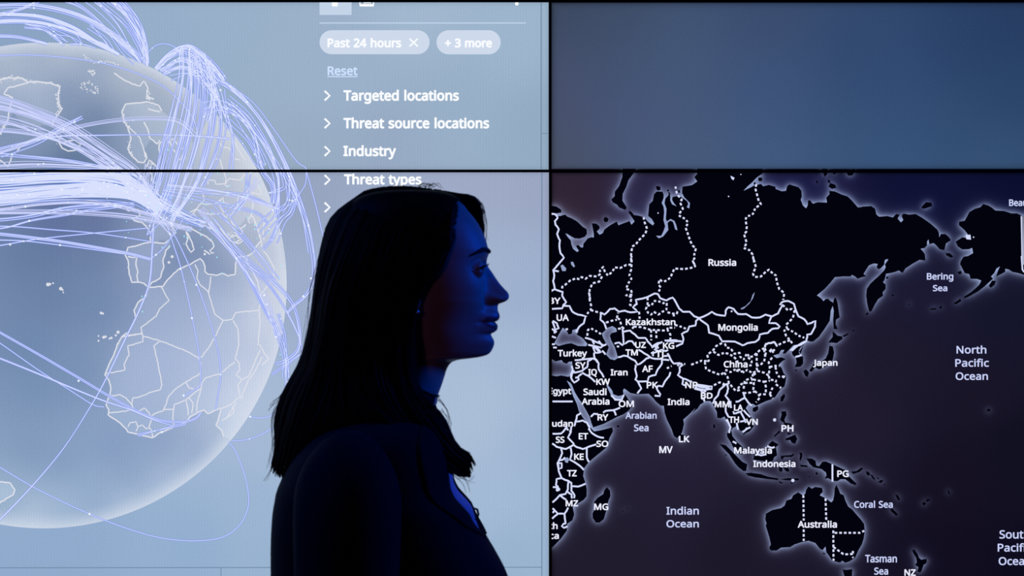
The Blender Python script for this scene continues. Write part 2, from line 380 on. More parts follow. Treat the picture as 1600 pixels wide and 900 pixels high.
# glyph outlines: advance, contours
GLYPHS = {"map":{"+":[460,[[258,311,418,311,418,254,258,254,258,89,200,89,200,254,41,254,41,311,200,311,200,477,258,477]]],"2":[460,[[418,0,39,0,39,59,189,210,217,238,241,264,262,287,280,309,295,331,307,353,316,376,321,399,322,424,319,453,310,477,294,496,274,510,249,518,221,520,195,519,170,514,148,506,127,495,105,482,83,466,46,513,61,526,78,537,95,548,113,557,133,565,154,572,175,577,198,580,221,581,255,579,286,572,314,562,337,548,357,531,373,510,385,485,392,458,395,428,392,399,386,371,376,344,362,318,345,292,325,267,302,241,276,214,248,185,128,67,128,64,418,64]]],"3":[460,[[396,439,395,414,390,392,382,372,371,355,357,339,340,326,321,316,300,307,277,302,277,298,320,290,354,276,380,255,399,229,410,198,414,163,411,131,403,101,391,74,372,50,348,30,319,14,283,2,242,-6,194,-8,165,-7,137,-5,111,-1,85,5,61,13,37,23,37,89,62,78,87,69,115,61,142,56,169,52,195,51,241,55,278,65,306,81,325,104,336,132,340,164,338,187,332,206,321,223,307,236,288,247,266,255,241,261,212,264,180,265,124,265,124,326,180,326,210,327,237,332,259,339,279,350,295,362,308,377,317,394,322,413,324,434,321,460,312,481,296,498,275,511,250,519,220,521,200,521,182,519,164,515,148,511,133,505,118,498,104,491,90,482,75,473,40,521,62,537,87,550,116,563,147,573,182,579,219,581,274,576,318,563,352,540,377,511,391,477]]],"4":[460,[[443,130,360,130,360,0,292,0,292,130,18,130,18,190,287,576,360,576,360,193,443,193],[292,374,292,387,292,400,292,412,293,423,293,434,294,444,294,454,294,464,295,474,295,483,295,492,296,500,293,500,288,490,283,479,277,468,270,456,264,446,258,438,87,193,292,193]]],"A":[513,[[438,0,369,177,142,177,74,0,1,0,225,575,289,575,512,0],[283,415,281,420,278,428,275,438,271,449,268,461,264,473,261,484,258,493,256,500,247,468,244,457,242,447,239,438,231,415,166,241,347,241]]],"B":[522,[[242,573,308,569,362,558,405,541,435,515,453,478,460,431,458,409,454,389,447,371,437,354,425,340,410,328,393,317,373,309,350,304,350,300,374,295,396,288,416,279,434,267,449,253,462,236,471,215,477,191,479,163,476,130,468,100,455,74,436,52,414,33,386,19,355,8,319,2,280,0,79,0,79,573],[257,329,301,331,334,339,358,352,373,371,382,394,385,423,381,451,370,474,352,490,325,502,290,509,245,511,151,511,151,329],[151,269,151,61,266,61,312,64,347,74,372,91,389,112,398,138,402,168,400,188,396,205,389,221,378,235,363,247,344,256,321,263,293,267,261,269]]],"C":[508,[[324,517,294,516,267,510,241,502,218,490,197,474,179,456,163,434,150,410,140,383,132,353,127,321,126,286,128,241,136,200,148,164,165,132,187,105,214,83,245,68,282,58,323,55,348,56,372,58,395,62,417,66,439,72,460,78,460,15,439,8,417,2,394,-2,370,-6,343,-7,313,-8,258,-4,209,8,167,28,131,56,102,90,79,131,63,178,53,230,50,287,52,329,58,369,68,406,82,440,99,471,121,499,146,523,175,543,207,559,243,571,282,578,325,581,354,580,382,577,410,572,436,565,460,557,483,547,454,486,436,494,416,501,395,508,373,513,349,516]]],"D":[586,[[537,292,533,231,521,177,502,131,474,91,440,58,399,33,352,15,298,4,238,0,79,0,79,573,255,573,310,569,360,558,405,540,444,516,477,484,503,446,522,401,533,350],[461,289,458,337,450,379,436,415,416,444,392,469,362,487,327,500,288,508,245,511,151,511,151,62,229,62,300,68,358,87,403,119,435,164,455,220]]],"E":[447,[[399,0,79,0,79,573,399,573,399,509,151,509,151,330,384,330,384,268,151,268,151,63,399,63]]],"F":[417,[[151,0,79,0,79,573,399,573,399,509,151,509,151,306,383,306,383,243,151,243]]],"G":[585,[[327,302,525,302,525,22,494,12,463,5,431,-1,398,-5,363,-7,324,-8,268,-4,218,8,174,28,137,55,106,89,81,130,64,176,53,229,50,286,54,343,65,395,85,442,112,482,146,517,186,544,234,564,287,577,346,581,378,580,408,577,437,572,465,565,492,557,517,547,490,484,469,493,446,501,421,508,396,513,369,516,342,517,299,514,260,505,225,489,195,468,170,441,151,409,137,373,128,332,125,286,128,243,135,202,147,166,165,133,188,106,217,84,251,68,293,58,341,55,365,55,386,56,405,59,422,61,438,65,453,68,453,238,327,238]]],"H":[595,[[516,0,444,0,444,267,151,267,151,0,79,0,79,573,151,573,151,330,444,330,444,573,516,573]]],"I":[273,[[240,0,33,0,33,42,100,57,100,515,33,531,33,573,240,573,240,531,172,515,172,57,240,42]]],"J":[220,[[-2,-152,-15,-152,-26,-151,-36,-150,-45,-147,-54,-145,-62,-142,-62,-81,-53,-83,-44,-85,-34,-87,-25,-88,-15,-89,-4,-89,9,-88,22,-85,34,-81,45,-74,55,-65,63,-53,70,-38,73,-19,75,3,75,573,147,573,147,9,145,-26,139,-56,128,-82,114,-104,97,-122,76,-135,52,-145,26,-150]]],"K":[497,[[497,0,412,0,209,273,151,222,151,0,79,0,79,573,151,573,151,290,167,308,183,327,200,345,249,399,404,573,488,573,261,323]]],"L":[421,[[79,0,79,573,151,573,151,64,401,64,401,0]]],"M":[728,[[331,0,143,502,140,502,141,490,141,477,142,461,143,444,144,426,144,407,145,387,145,367,145,347,145,0,79,0,79,573,185,573,362,103,365,103,545,573,650,573,650,0,579,0,579,352,579,371,579,389,580,408,580,426,581,443,582,460,583,475,584,489,585,501,581,501,391,0]]],"N":[610,[[532,0,448,0,142,476,139,476,140,462,141,448,142,432,144,378,145,359,145,340,145,320,145,0,79,0,79,573,162,573,468,99,471,99,469,137,466,193,466,213,465,232,465,249,465,573,532,573]]],"O":[627,[[578,287,576,244,571,204,561,166,548,132,532,101,511,73,487,49,460,29,429,13,394,1,356,-6,314,-8,271,-6,232,1,197,13,166,29,138,49,115,73,95,101,78,132,66,167,57,204,52,245,50,288,53,344,63,396,79,442,101,482,130,517,166,545,209,565,259,577,315,581,369,577,417,565,460,545,495,517,525,483,548,442,565,396,575,344],[126,287,128,241,135,200,146,163,162,131,182,104,208,83,239,67,274,58,314,55,355,58,390,67,421,83,446,104,466,131,482,163,493,200,500,241,502,287,497,354,482,411,457,457,421,491,374,511,315,518,274,515,239,506,208,490,182,469,162,443,146,411,135,374,128,333]]],"P":[486,[[230,573,298,568,353,553,394,528,422,495,439,454,445,404,444,381,440,358,433,336,424,316,411,296,395,278,376,262,352,249,325,238,293,230,257,225,217,223,151,223,151,0,79,0,79,573],[224,511,151,511,151,285,209,285,243,286,273,290,299,296,321,306,339,318,353,334,363,352,369,375,370,401,367,435,355,462,335,484,307,499,270,508]]],"Q":[627,[[578,287,576,242,570,200,559,160,545,124,526,92,504,64,477,40,446,21,411,6,549,-136,445,-136,334,-7,331,-7,328,-7,324,-8,321,-8,318,-8,314,-8,271,-6,232,1,197,13,166,29,138,49,115,73,95,101,78,132,66,167,57,204,52,245,50,288,53,344,63,396,79,442,101,482,130,517,166,545,209,565,259,577,315,581,369,577,417,565,460,545,495,517,525,483,548,442,565,396,575,344],[126,287,128,241,135,200,146,163,162,131,182,104,208,83,239,67,274,58,314,55,355,58,390,67,421,83,446,104,466,131,482,163,493,200,500,241,502,287,497,354,482,411,457,457,421,491,374,511,315,518,274,515,239,506,208,490,182,469,162,443,146,411,135,374,128,333]]],"R":[500,[[237,573,281,571,321,565,354,555,382,540,405,522,423,500,435,474,443,444,445,410,443,381,438,356,428,334,416,315,402,298,385,285,368,274,349,264,330,257,488,0,403,0,265,237,151,237,151,0,79,0,79,573],[233,510,151,510,151,298,237,298,279,301,313,310,338,325,356,347,367,374,370,407,369,430,364,450,356,467,344,480,329,491,310,500,288,505,262,509]]],"S":[441,[[403,153,401,121,392,92,379,66,360,44,336,26,308,11,275,1,239,-6,199,-8,178,-8,157,-7,138,-5,119,-2,101,1,84,4,69,9,55,14,42,19,42,88,63,80,86,72,113,65,142,59,172,56,202,55,229,56,253,60,273,66,291,74,306,85,317,98,325,113,330,129,331,147,330,164,326,180,319,194,309,207,295,218,278,230,256,241,229,252,196,265,173,274,151,284,132,294,114,305,99,317,86,330,75,344,65,359,58,375,53,393,50,413,49,435,52,464,59,490,72,513,90,533,111,550,137,563,166,573,197,579,232,581,262,580,291,577,318,572,344,565,368,558,390,549,367,487,347,495,325,502,303,508,279,513,255,516,230,517,207,516,187,513,170,507,155,499,143,489,134,478,127,464,123,450,122,434,123,416,127,400,134,386,144,373,157,362,173,351,193,341,218,330,247,318,279,306,307,293,332,279,354,264,371,247,385,228,395,206,401,181]]],"T":[447,[[260,0,188,0,188,509,9,509,9,573,438,573,438,509,260,509]]],"U":[587,[[514,202,511,164,503,128,490,95,471,65,447,40,417,20,381,4,339,-5,291,-8,226,-2,172,18,129,50,98,93,79,144,73,204,73,573,145,573,145,201,149,158,162,122,182,93,212,72,249,59,295,55,328,57,356,63,380,73,399,88,415,105,427,126,436,149,441,174,443,202,443,573,514,573]]],"V":[482,[[482,573,277,0,205,0,1,573,76,573,205,205,211,190,216,175,221,160,225,146,229,132,232,119,235,106,239,93,241,80,244,93,247,106,251,119,254,133,258,147,263,161,267,176,272,191,277,207,406,573]]],"W":[747,[[736,573,584,0,511,0,399,375,390,410,387,421,384,433,381,443,374,471,372,478,371,484,370,488,368,471,366,463,364,454,362,443,353,409,350,397,347,385,343,373,235,0,162,0,10,573,86,573,175,223,178,211,181,199,184,186,191,151,194,140,196,129,197,118,202,87,207,119,209,131,212,142,214,154,217,166,220,179,223,191,233,227,334,573,408,573,513,225,517,212,520,200,524,187,527,175,530,163,532,151,535,139,537,128,539,117,545,87,546,100,548,114,551,129,554,144,557,159,561,175,564,191,568,207,573,224,661,573]]],"Y":[455,[[228,291,377,573,455,573,264,222,264,0,192,0,192,219,1,573,79,573]]],"Z":[460,[[428,0,31,0,31,55,333,508,41,508,41,573,420,573,420,518,119,64,428,64]]],"a":[451,[[232,437,280,433,318,422,348,403,369,375,382,338,386,293,386,0,334,0,321,61,318,61,305,46,292,33,279,22,266,13,251,5,235,-1,217,-5,196,-7,173,-8,148,-7,125,-2,104,6,85,16,69,30,55,48,46,68,40,92,38,119,43,159,60,192,88,219,128,238,180,251,244,257,317,259,317,285,314,317,306,342,294,359,276,371,254,378,228,380,206,379,184,376,164,370,144,363,125,355,107,347,85,400,105,410,127,419,152,426,178,432,204,436],[253,208,205,203,168,195,142,182,124,165,114,144,111,119,113,97,120,79,133,66,149,56,168,51,189,49,224,52,254,62,280,79,300,103,312,134,316,172,316,210]]],"b":[494,[[140,461,139,443,139,426,138,410,137,396,137,383,136,373,140,373,153,390,170,405,190,419,213,429,241,435,273,437,323,431,365,412,401,381,428,338,444,283,450,215,447,168,440,127,428,91,411,61,390,36,366,17,338,3,307,-5,273,-8,241,-6,213,0,190,10,170,24,153,38,140,55,134,55,119,0,69,0,69,609,140,609],[261,379,232,377,208,371,188,361,173,348,160,330,151,308,145,282,141,252,140,217,140,214,142,165,151,125,166,93,188,69,220,55,262,51,297,55,326,69,348,93,364,126,374,166,377,216,374,265,364,306,348,338,326,360,297,374]]],"c":[386,[[241,-8,205,-5,171,2,140,15,112,34,89,58,70,87,56,123,48,165,45,213,48,262,57,305,71,342,91,372,115,396,143,415,175,428,209,435,246,438,268,437,289,435,310,431,329,426,345,421,359,415,338,356,324,361,309,365,293,370,276,373,260,375,245,376,217,374,194,368,173,358,156,343,142,325,132,303,124,277,119,247,118,213,119,181,124,152,132,126,142,104,156,86,172,71,192,61,215,55,241,53,263,54,284,56,303,60,320,65,337,71,352,78,352,15,337,8,321,3,304,-2,286,-5,265,-7]]],"d":[494,[[221,-8,171,-2,129,17,93,48,66,91,50,146,45,214,50,282,66,338,93,381,129,413,172,432,222,438,244,437,263,434,281,429,297,423,311,416,324,407,336,397,346,386,355,374,360,374,357,405,356,418,355,429,355,438,355,609,426,609,426,0,369,0,358,58,355,58,346,46,336,35,324,24,311,15,296,7,280,1,262,-4,243,-7],[233,51,274,55,305,67,328,88,344,117,353,154,356,200,356,213,353,263,344,304,330,336,307,360,274,375,232,379,197,374,168,359,146,334,131,300,121,260,118,213,121,165,131,125,146,93,169,69,197,55]]],"e":[453,[[235,438,270,435,302,427,330,414,354,396,375,373,391,346,403,315,410,281,412,244,412,201,118,201,123,157,135,119,155,90,182,69,215,56,255,52,281,53,305,56,328,60,349,66,371,73,393,82,393,20,371,11,349,4,328,-1,305,-5,280,-7,252,-8,213,-5,177,3,144,17,115,36,91,61,71,91,56,126,48,167,45,212,48,257,55,297,69,333,86,364,109,390,135,411,165,426,199,435],[234,380,203,377,176,366,154,348,137,323,126,293,119,257,338,257,337,281,333,302,327,322,318,338,307,353,293,364,276,373,257,378]]],"f":[277,[[267,375,159,375,159,0,88,0,88,375,13,375,13,408,88,432,88,457,90,492,96,522,105,547,117,568,133,585,152,597,175,606,200,612,228,613,244,613,260,612,275,609,288,606,300,603,311,599,293,544,284,546,274,549,263,552,252,554,240,555,229,556,207,553,190,545,176,532,166,513,161,489,159,458,159,430,267,430]]],"g":[494,[[221,438,249,436,274,431,298,422,320,409,339,393,356,373,360,373,370,430,426,430,426,-7,424,-46,417,-80,405,-109,389,-135,368,-155,342,-172,311,-183,275,-190,233,-192,203,-192,175,-189,148,-186,123,-180,100,-174,79,-165,79,-100,100,-110,124,-118,150,-125,178,-130,207,-133,237,-134,272,-130,301,-119,324,-101,342,-77,353,-48,356,-13,356,4,356,11,356,21,357,32,357,43,358,51,358,57,355,57,339,37,321,21,300,8,276,-1,250,-6,222,-8,171,-2,127,18,92,51,66,95,50,149,45,214,50,278,66,332,92,377,127,411,170,431],[231,379,208,376,188,370,170,359,154,344,141,326,131,303,124,277,119,247,118,213,121,165,131,124,147,92,170,68,198,54,233,50,253,51,272,53,289,58,303,65,316,74,327,85,336,98,344,113,350,131,354,151,356,173,357,197,357,214,355,251,351,282,344,309,333,331,319,348,302,362,282,371,258,377]]],"h":[496,[[140,431,139,420,139,410,138,399,137,389,137,379,136,370,140,370,150,385,162,397,175,407,189,416,205,424,221,429,239,434,256,436,274,437,307,435,336,430,361,421,383,408,400,391,414,370,424,344,429,314,431,280,431,0,362,0,362,275,359,307,351,333,338,353,320,367,296,376,265,379,236,377,211,370,190,360,174,347,161,329,151,308,145,283,141,254,140,222,140,0,69,0,69,609,140,609]]],"i":[208,[[105,591,115,590,125,586,134,580,140,572,145,560,146,546,145,532,140,521,134,512,125,506,115,502,105,501,94,502,84,506,75,512,69,521,65,532,63,546,65,560,69,572,75,580,84,586,94,590],[140,430,140,0,69,0,69,430]]],"k":[429,[[139,291,139,282,138,270,138,257,136,221,139,221,142,226,147,232,153,240,173,264,179,272,185,279,190,285,327,430,410,430,236,246,422,0,337,0,188,200,139,158,139,0,69,0,69,609,139,609]]],"l":[208,[[140,0,69,0,69,609,140,609]]],"m":[751,[[540,438,585,434,621,421,650,401,670,371,682,330,686,280,686,0,616,0,616,277,614,308,606,333,595,353,578,367,556,376,528,379,491,374,461,362,439,342,424,315,415,280,412,237,412,0,342,0,342,277,341,298,338,317,333,333,325,347,316,359,304,367,290,374,273,377,254,379,227,377,205,370,186,360,171,347,159,329,150,308,144,283,141,255,140,223,140,0,69,0,69,430,126,430,136,371,140,371,150,385,161,398,174,409,187,418,202,425,217,431,234,435,250,437,267,438,298,436,326,430,350,420,370,406,386,388,399,366,403,366,419,388,438,406,462,420,487,430,513,436]]],"n":[496,[[276,438,323,434,362,421,392,401,414,371,427,330,431,280,431,0,362,0,362,275,359,307,351,333,338,353,320,367,296,376,265,379,223,374,190,361,167,338,152,308,143,269,140,223,140,0,69,0,69,430,126,430,136,371,140,371,151,385,163,398,176,409,191,418,206,425,223,431,240,435,258,437]]],"o":[486,[[443,216,441,181,436,150,429,121,418,95,405,71,389,51,370,33,349,18,325,7,299,-1,272,-6,242,-8,215,-6,188,-1,164,7,141,18,120,33,101,51,85,71,71,95,60,121,52,150,47,181,45,216,48,261,56,301,69,336,87,367,110,392,138,412,170,426,205,435,245,438,282,435,316,426,348,412,375,392,398,367,417,336,431,301,440,261],[118,216,119,184,124,154,131,128,142,105,155,86,172,71,193,59,217,53,244,51,271,53,295,59,315,71,332,86,346,105,356,128,364,154,368,184,370,216,368,248,364,277,356,303,345,325,332,344,315,359,294,370,271,376,243,379,203,374,171,359,148,335,131,303,121,263]]],"p":[494,[[273,438,323,432,366,413,401,383,428,339,444,284,450,216,447,170,440,129,428,93,411,62,391,37,366,17,338,3,307,-5,273,-8,252,-7,232,-4,214,1,198,7,183,15,170,24,159,33,149,44,140,55,135,55,136,45,137,33,138,20,139,7,139,-5,140,-16,140,-192,69,-192,69,430,127,430,136,371,140,371,149,383,159,394,170,405,183,414,198,422,214,429,232,434,251,437],[261,379,234,377,210,371,191,362,175,349,162,333,152,313,146,289,141,261,140,229,140,216,141,182,145,152,151,126,160,103,173,85,189,70,209,59,233,53,262,51,287,53,308,60,327,72,342,88,355,108,364,131,371,157,376,186,377,217,374,262,364,302,348,334,326,359,297,374]]],"r":[332,[[269,438,278,438,286,437,296,437,304,436,313,435,320,433,311,368,304,370,296,371,288,372,280,373,272,374,265,374,248,373,233,369,217,363,203,355,190,346,177,334,166,321,157,305,150,289,144,270,141,251,140,229,140,0,69,0,69,430,127,430,135,351,138,351,148,367,159,381,171,395,184,407,199,418,215,426,232,433,250,437]]],"s":[385,[[349,119,347,92,340,69,328,49,312,32,292,18,269,6,241,-2,211,-6,177,-8,149,-7,123,-5,100,-1,79,5,60,11,43,19,43,83,61,75,82,67,105,60,129,54,154,50,179,49,211,51,237,57,257,66,270,79,278,94,281,112,280,123,277,132,272,141,264,150,254,158,240,167,223,176,201,185,175,196,148,206,125,217,103,228,85,239,70,252,58,266,49,283,43,302,42,324,47,358,61,386,86,408,119,425,158,435,203,438,229,437,253,434,276,430,298,424,320,417,340,409,316,353,298,360,279,366,259,372,239,377,219,379,198,380,171,379,149,374,132,366,119,356,112,343,109,328,110,317,114,307,119,298,128,290,140,282,154,274,172,266,194,256,220,246,246,236,269,226,289,215,307,203,322,191,334,176,342,159,347,140]]],"t":[290,[[213,50,223,50,234,51,245,53,256,54,265,56,273,59,273,5,264,1,253,-2,241,-4,227,-6,213,-8,200,-8,179,-7,158,-3,138,4,121,13,105,27,92,44,82,66,77,93,75,125,75,375,14,375,14,409,75,437,103,528,145,528,145,430,269,430,269,375,145,375,145,127,147,103,154,83,164,69,178,58,194,52]]],"u":[496,[[428,430,428,0,370,0,360,57,357,57,347,43,335,31,322,20,307,11,291,4,274,-1,257,-5,239,-7,221,-8,188,-6,159,-1,134,8,113,21,95,38,82,59,72,85,66,114,64,148,64,430,136,430,136,153,138,122,146,96,159,76,177,62,201,53,231,51,261,53,286,59,307,69,323,82,336,100,346,121,352,146,356,175,358,206,358,430]]],"y":[410,[[2,430,77,430,170,185,175,171,180,157,185,144,189,130,193,117,197,105,201,92,204,80,206,68,209,68,213,83,218,100,225,121,232,142,239,164,246,186,334,430,410,430,225,-59,214,-85,202,-108,189,-130,174,-148,158,-164,139,-176,118,-185,95,-191,68,-192,56,-192,45,-192,34,-190,25,-189,17,-188,10,-186,10,-130,16,-131,23,-132,31,-133,39,-134,48,-135,57,-135,73,-134,87,-131,100,-126,111,-118,122,-110,131,-99,139,-87,146,-73,152,-59,175,-2]]],"z":[378,[[346,0,32,0,32,47,263,375,46,375,46,430,341,430,341,377,113,55,346,55]]],"cap":573,"I_slab":[300,[[40,0,40,62,110,62,110,511,40,511,40,573,260,573,260,511,190,511,190,62,260,62,260,0]]]}}
# ------------------------------------------------------------------ upper right: the plain slate blue picture
TRC = [(870, 15, (56, 68, 92)), (870, 130, (72, 80, 118)), (870, 240, (72, 80, 100)), (960, 20, (54, 72, 100)), (960, 80, (64, 82, 116)),
       (1050, 100, (66, 92, 130)), (1000, 180, (70, 84, 130)), (1050, 245, (72, 94, 130)), (1200, 30, (54, 74, 112)), (1200, 130, (58, 84, 132)),
       (1200, 250, (62, 92, 136)), (1330, 60, (44, 70, 114)), (1400, 130, (44, 76, 124)), (1400, 245, (52, 86, 130)), (1500, 60, (36, 62, 108)),
       (1590, 25, (32, 56, 98)), (1590, 140, (36, 66, 110)), (1560, 245, (50, 84, 124)), (1800, 130, (36, 64, 108)), (2050, 130, (30, 54, 96))]


def pattern(o):
    if o is not None: o['kind'] = 'stuff'      # lines and dots nobody could count


def quiet(c, k): return c + (c.mean(-1, keepdims=True) - c) * k


def edge_fall(c, X, Y, r, w=3.5, k=0.35):
    d = np.minimum.reduce([X - r[0], r[2] - X, Y - r[1], r[3] - Y])
    return c * (1 - k * np.exp(-np.maximum(d, 0) / w))[..., None]


STRIP = 263.6
R_TR_PLAIN = (R_TR[0], R_TR[1], R_TR[2], STRIP)
S_TR = grid('screen', R_TR_PLAIN, 4.0, 0.0, lambda X, Y: edge_fall(quiet(idw(TRC, X, Y, 3.0, 7000.0), 0.14), X, Y, R_TR), M_GLASS_TOP, P_TR)

# ------------------------------------------------------------------ lower right: the dark map
K = 5.623
FRAMES = {'M1': (850, 255), 'M2': (1100, 255), 'M3': (1340, 255), 'M4': (850, 400), 'M5': (1100, 400), 'M6': (1340, 400),
          'C1': (850, 520), 'C2': (1080, 520), 'C3': (850, 640), 'C4': (1100, 640), 'C5': (1340, 640), 'C6': (850, 740), 'C7': (1160, 740), 'C8': (1340, 740)}


def trace(s):
    """'M1: x,y x,y ...' pieces to a list of points"""
    out = []; o = (0, 0); k = 1.0
    for tok in s.split():
        if tok.endswith(':'):
            o, k = ((0, 0), 1.0) if tok == 'P:' else (FRAMES[tok[:-1]], K)
        else:
            x, y = tok.split(',')
            out.append((o[0] + float(x) / k, o[1] + float(y) / k))
    return out


EURASIA = trace('''P: 850,334 M1: 60,448 100,452 120,466 150,462 165,455 190,453 205,468 240,482 290,510 340,558 375,580 378,620 358,648 312,663 270,660 232,640
205,622 188,618 210,650 236,680 240,712 256,752 290,780 306,770 290,745 280,725 302,718 322,738 342,740 346,708 382,662 420,648 436,655 438,622 428,570 420,528
460,530 488,555 488,575 464,600 488,628 515,615 530,582 580,545 640,512 655,545 690,530 752,508 768,540 795,512 764,462 740,428 765,424 792,455
830,460 872,472 884,480 918,518 955,546 969,530 946,490 914,464 920,400 924,362 955,330 966,272 990,248 1040,250 1052,275 1050,310 1034,350
1050,380 1056,425 1050,500 1065,555 1050,598 1030,638 984,638 1010,660 1046,644 1092,586 1086,532 1088,520 1110,504 1132,514 1142,540 1152,580 1172,590
1162,545 1146,508 1112,490 1080,512 1070,490 1076,402 1058,350 1066,310 1096,278 1090,248 1108,262 1110,330 1126,362 1164,378 1140,350 1124,322
1130,296 1150,292 1186,286 1214,302 1258,334 1268,360 1254,386 1276,398 1282,350 1232,300 1212,262 1216,206 1300,192 1346,160 1320,122 1345,95 1345,40
M2: 515,40 515,90 486,110 460,130 420,172 380,206 348,242 410,212 442,194 500,182 520,202 570,190 626,206 630,226 682,246 720,242 730,202 750,186 790,198
830,210 856,242 860,292 850,322 870,372 896,396 910,372 914,326 932,326 956,356 1000,342 1080,346 1074,302 1102,272 1100,242 1150,248 1202,272
1262,292 1302,330 1350,386 1392,386 M3: 0,390 60,380 120,376 154,400 165,450 190,470 260,464 310,476 338,446 370,450 352,486 380,520 400,500 386,462
402,442 450,452 510,446 570,480 640,530 700,582 714,610 718,650 730,622 772,622 800,646 820,676 776,706 762,766 720,756 690,722 668,702 630,712
622,670 610,690 610,722 588,746 554,752 576,776 592,802 596,856 550,850 M6: 545,34 480,70 420,110 395,150 362,128 330,140 290,150 250,156 240,200
224,232 246,250 246,290 220,320 224,350 180,380 150,430 120,488 100,486 84,420 75,350 80,290 108,246 150,206 180,180 230,130 246,100 240,72
270,30 252,28 238,40 234,76 210,102 186,118 166,100 176,70 142,66 100,82 75,120 52,158 76,178 40,186 0,200 M5: 1330,182 1300,166 1290,180 1220,180 1150,186
1110,236 1060,290 992,346 1030,372 1050,396 1070,376 1090,376 1112,396 1132,406 1130,440 1114,480 1105,570 1060,640 1010,710 960,752 930,752
906,742 890,762 868,790 840,836 832,850 846,866 C2: 1010,34 1000,92 960,130 944,160 962,188 984,216 984,270 960,298 910,302 926,260 918,220 888,192
882,160 912,112 900,108 850,160 826,184 802,180 818,150 790,152 770,186 720,200 750,222 790,214 832,230 800,250 770,280 796,310 810,350 836,382 830,430
820,470 780,502 742,560 720,580 660,600 602,626 570,642 540,624 500,632 480,662 520,722 545,780 550,820 C4: 420,170 400,192 360,210 345,228 344,212
372,180 322,190 300,160 290,112 280,150 256,160 238,180 250,232 290,284 330,318 348,350 338,390 330,398 300,384 256,332 236,290 204,240 200,212
218,190 226,150 206,108 180,62 145,78 116,72 112,20 80,-40 C2: 168,600 132,600 80,630 60,662 0,712 C1: 1330,662 1270,722 1224,762 1230,802 C3: 1216,190
1202,222 1166,252 1140,230 1120,170 1080,90 1060,30 C1: 1052,642 1024,640 980,602 964,580 920,536 820,540 760,530 722,502 704,490 694,505 700,545 652,556 608,540
600,508 562,460 548,462 580,530 594,555 630,592 680,588 700,562 704,545 716,546 740,582 780,640 746,682 700,716 640,740 600,762 520,802 432,832 416,792
402,740 370,682 330,612 300,572 270,522 246,462 232,440 200,420 234,482 254,552 288,622 308,692 340,742 370,782 408,832 440,866 500,856
600,830 C3: 606,192 576,250 550,332 490,382 430,430 390,466 354,512 344,582 364,642 376,700 374,762 350,792 300,824 C6: 258,280 254,300 266,360
250,410 206,440 200,502 150,570 100,622 80,642 60,655 P: 850,860''')
SEAS = [trace(s) for s in (
    'C1: 40,232 75,235 100,252 155,240 170,262 200,272 215,256 246,252 250,300 240,360 215,386 150,374 110,382 40,370',
    'M4: 88,770 130,690 165,630 200,660 215,690 245,684 250,652 290,640 302,662 286,690 340,722 382,772 370,792 300,790 240,766 200,770 130,790',
    'M4: 560,630 600,616 634,636 640,664 592,678 578,700 590,742 606,770 622,800 640,860 650,900 C1: 648,222 620,240 580,230 546,192 560,152 570,125 M4: 545,765 520,720 508,682 540,652',
    'M5: 446,318 430,370 400,416 350,462 325,470 325,460 365,440 410,396 428,340',
    'M4: 145,84 165,75 195,110 190,132 160,132',
    'M4: 235,54 255,50 272,90 262,100 240,76',
    'C3: 178,430 205,418 222,436 208,468 186,462')]
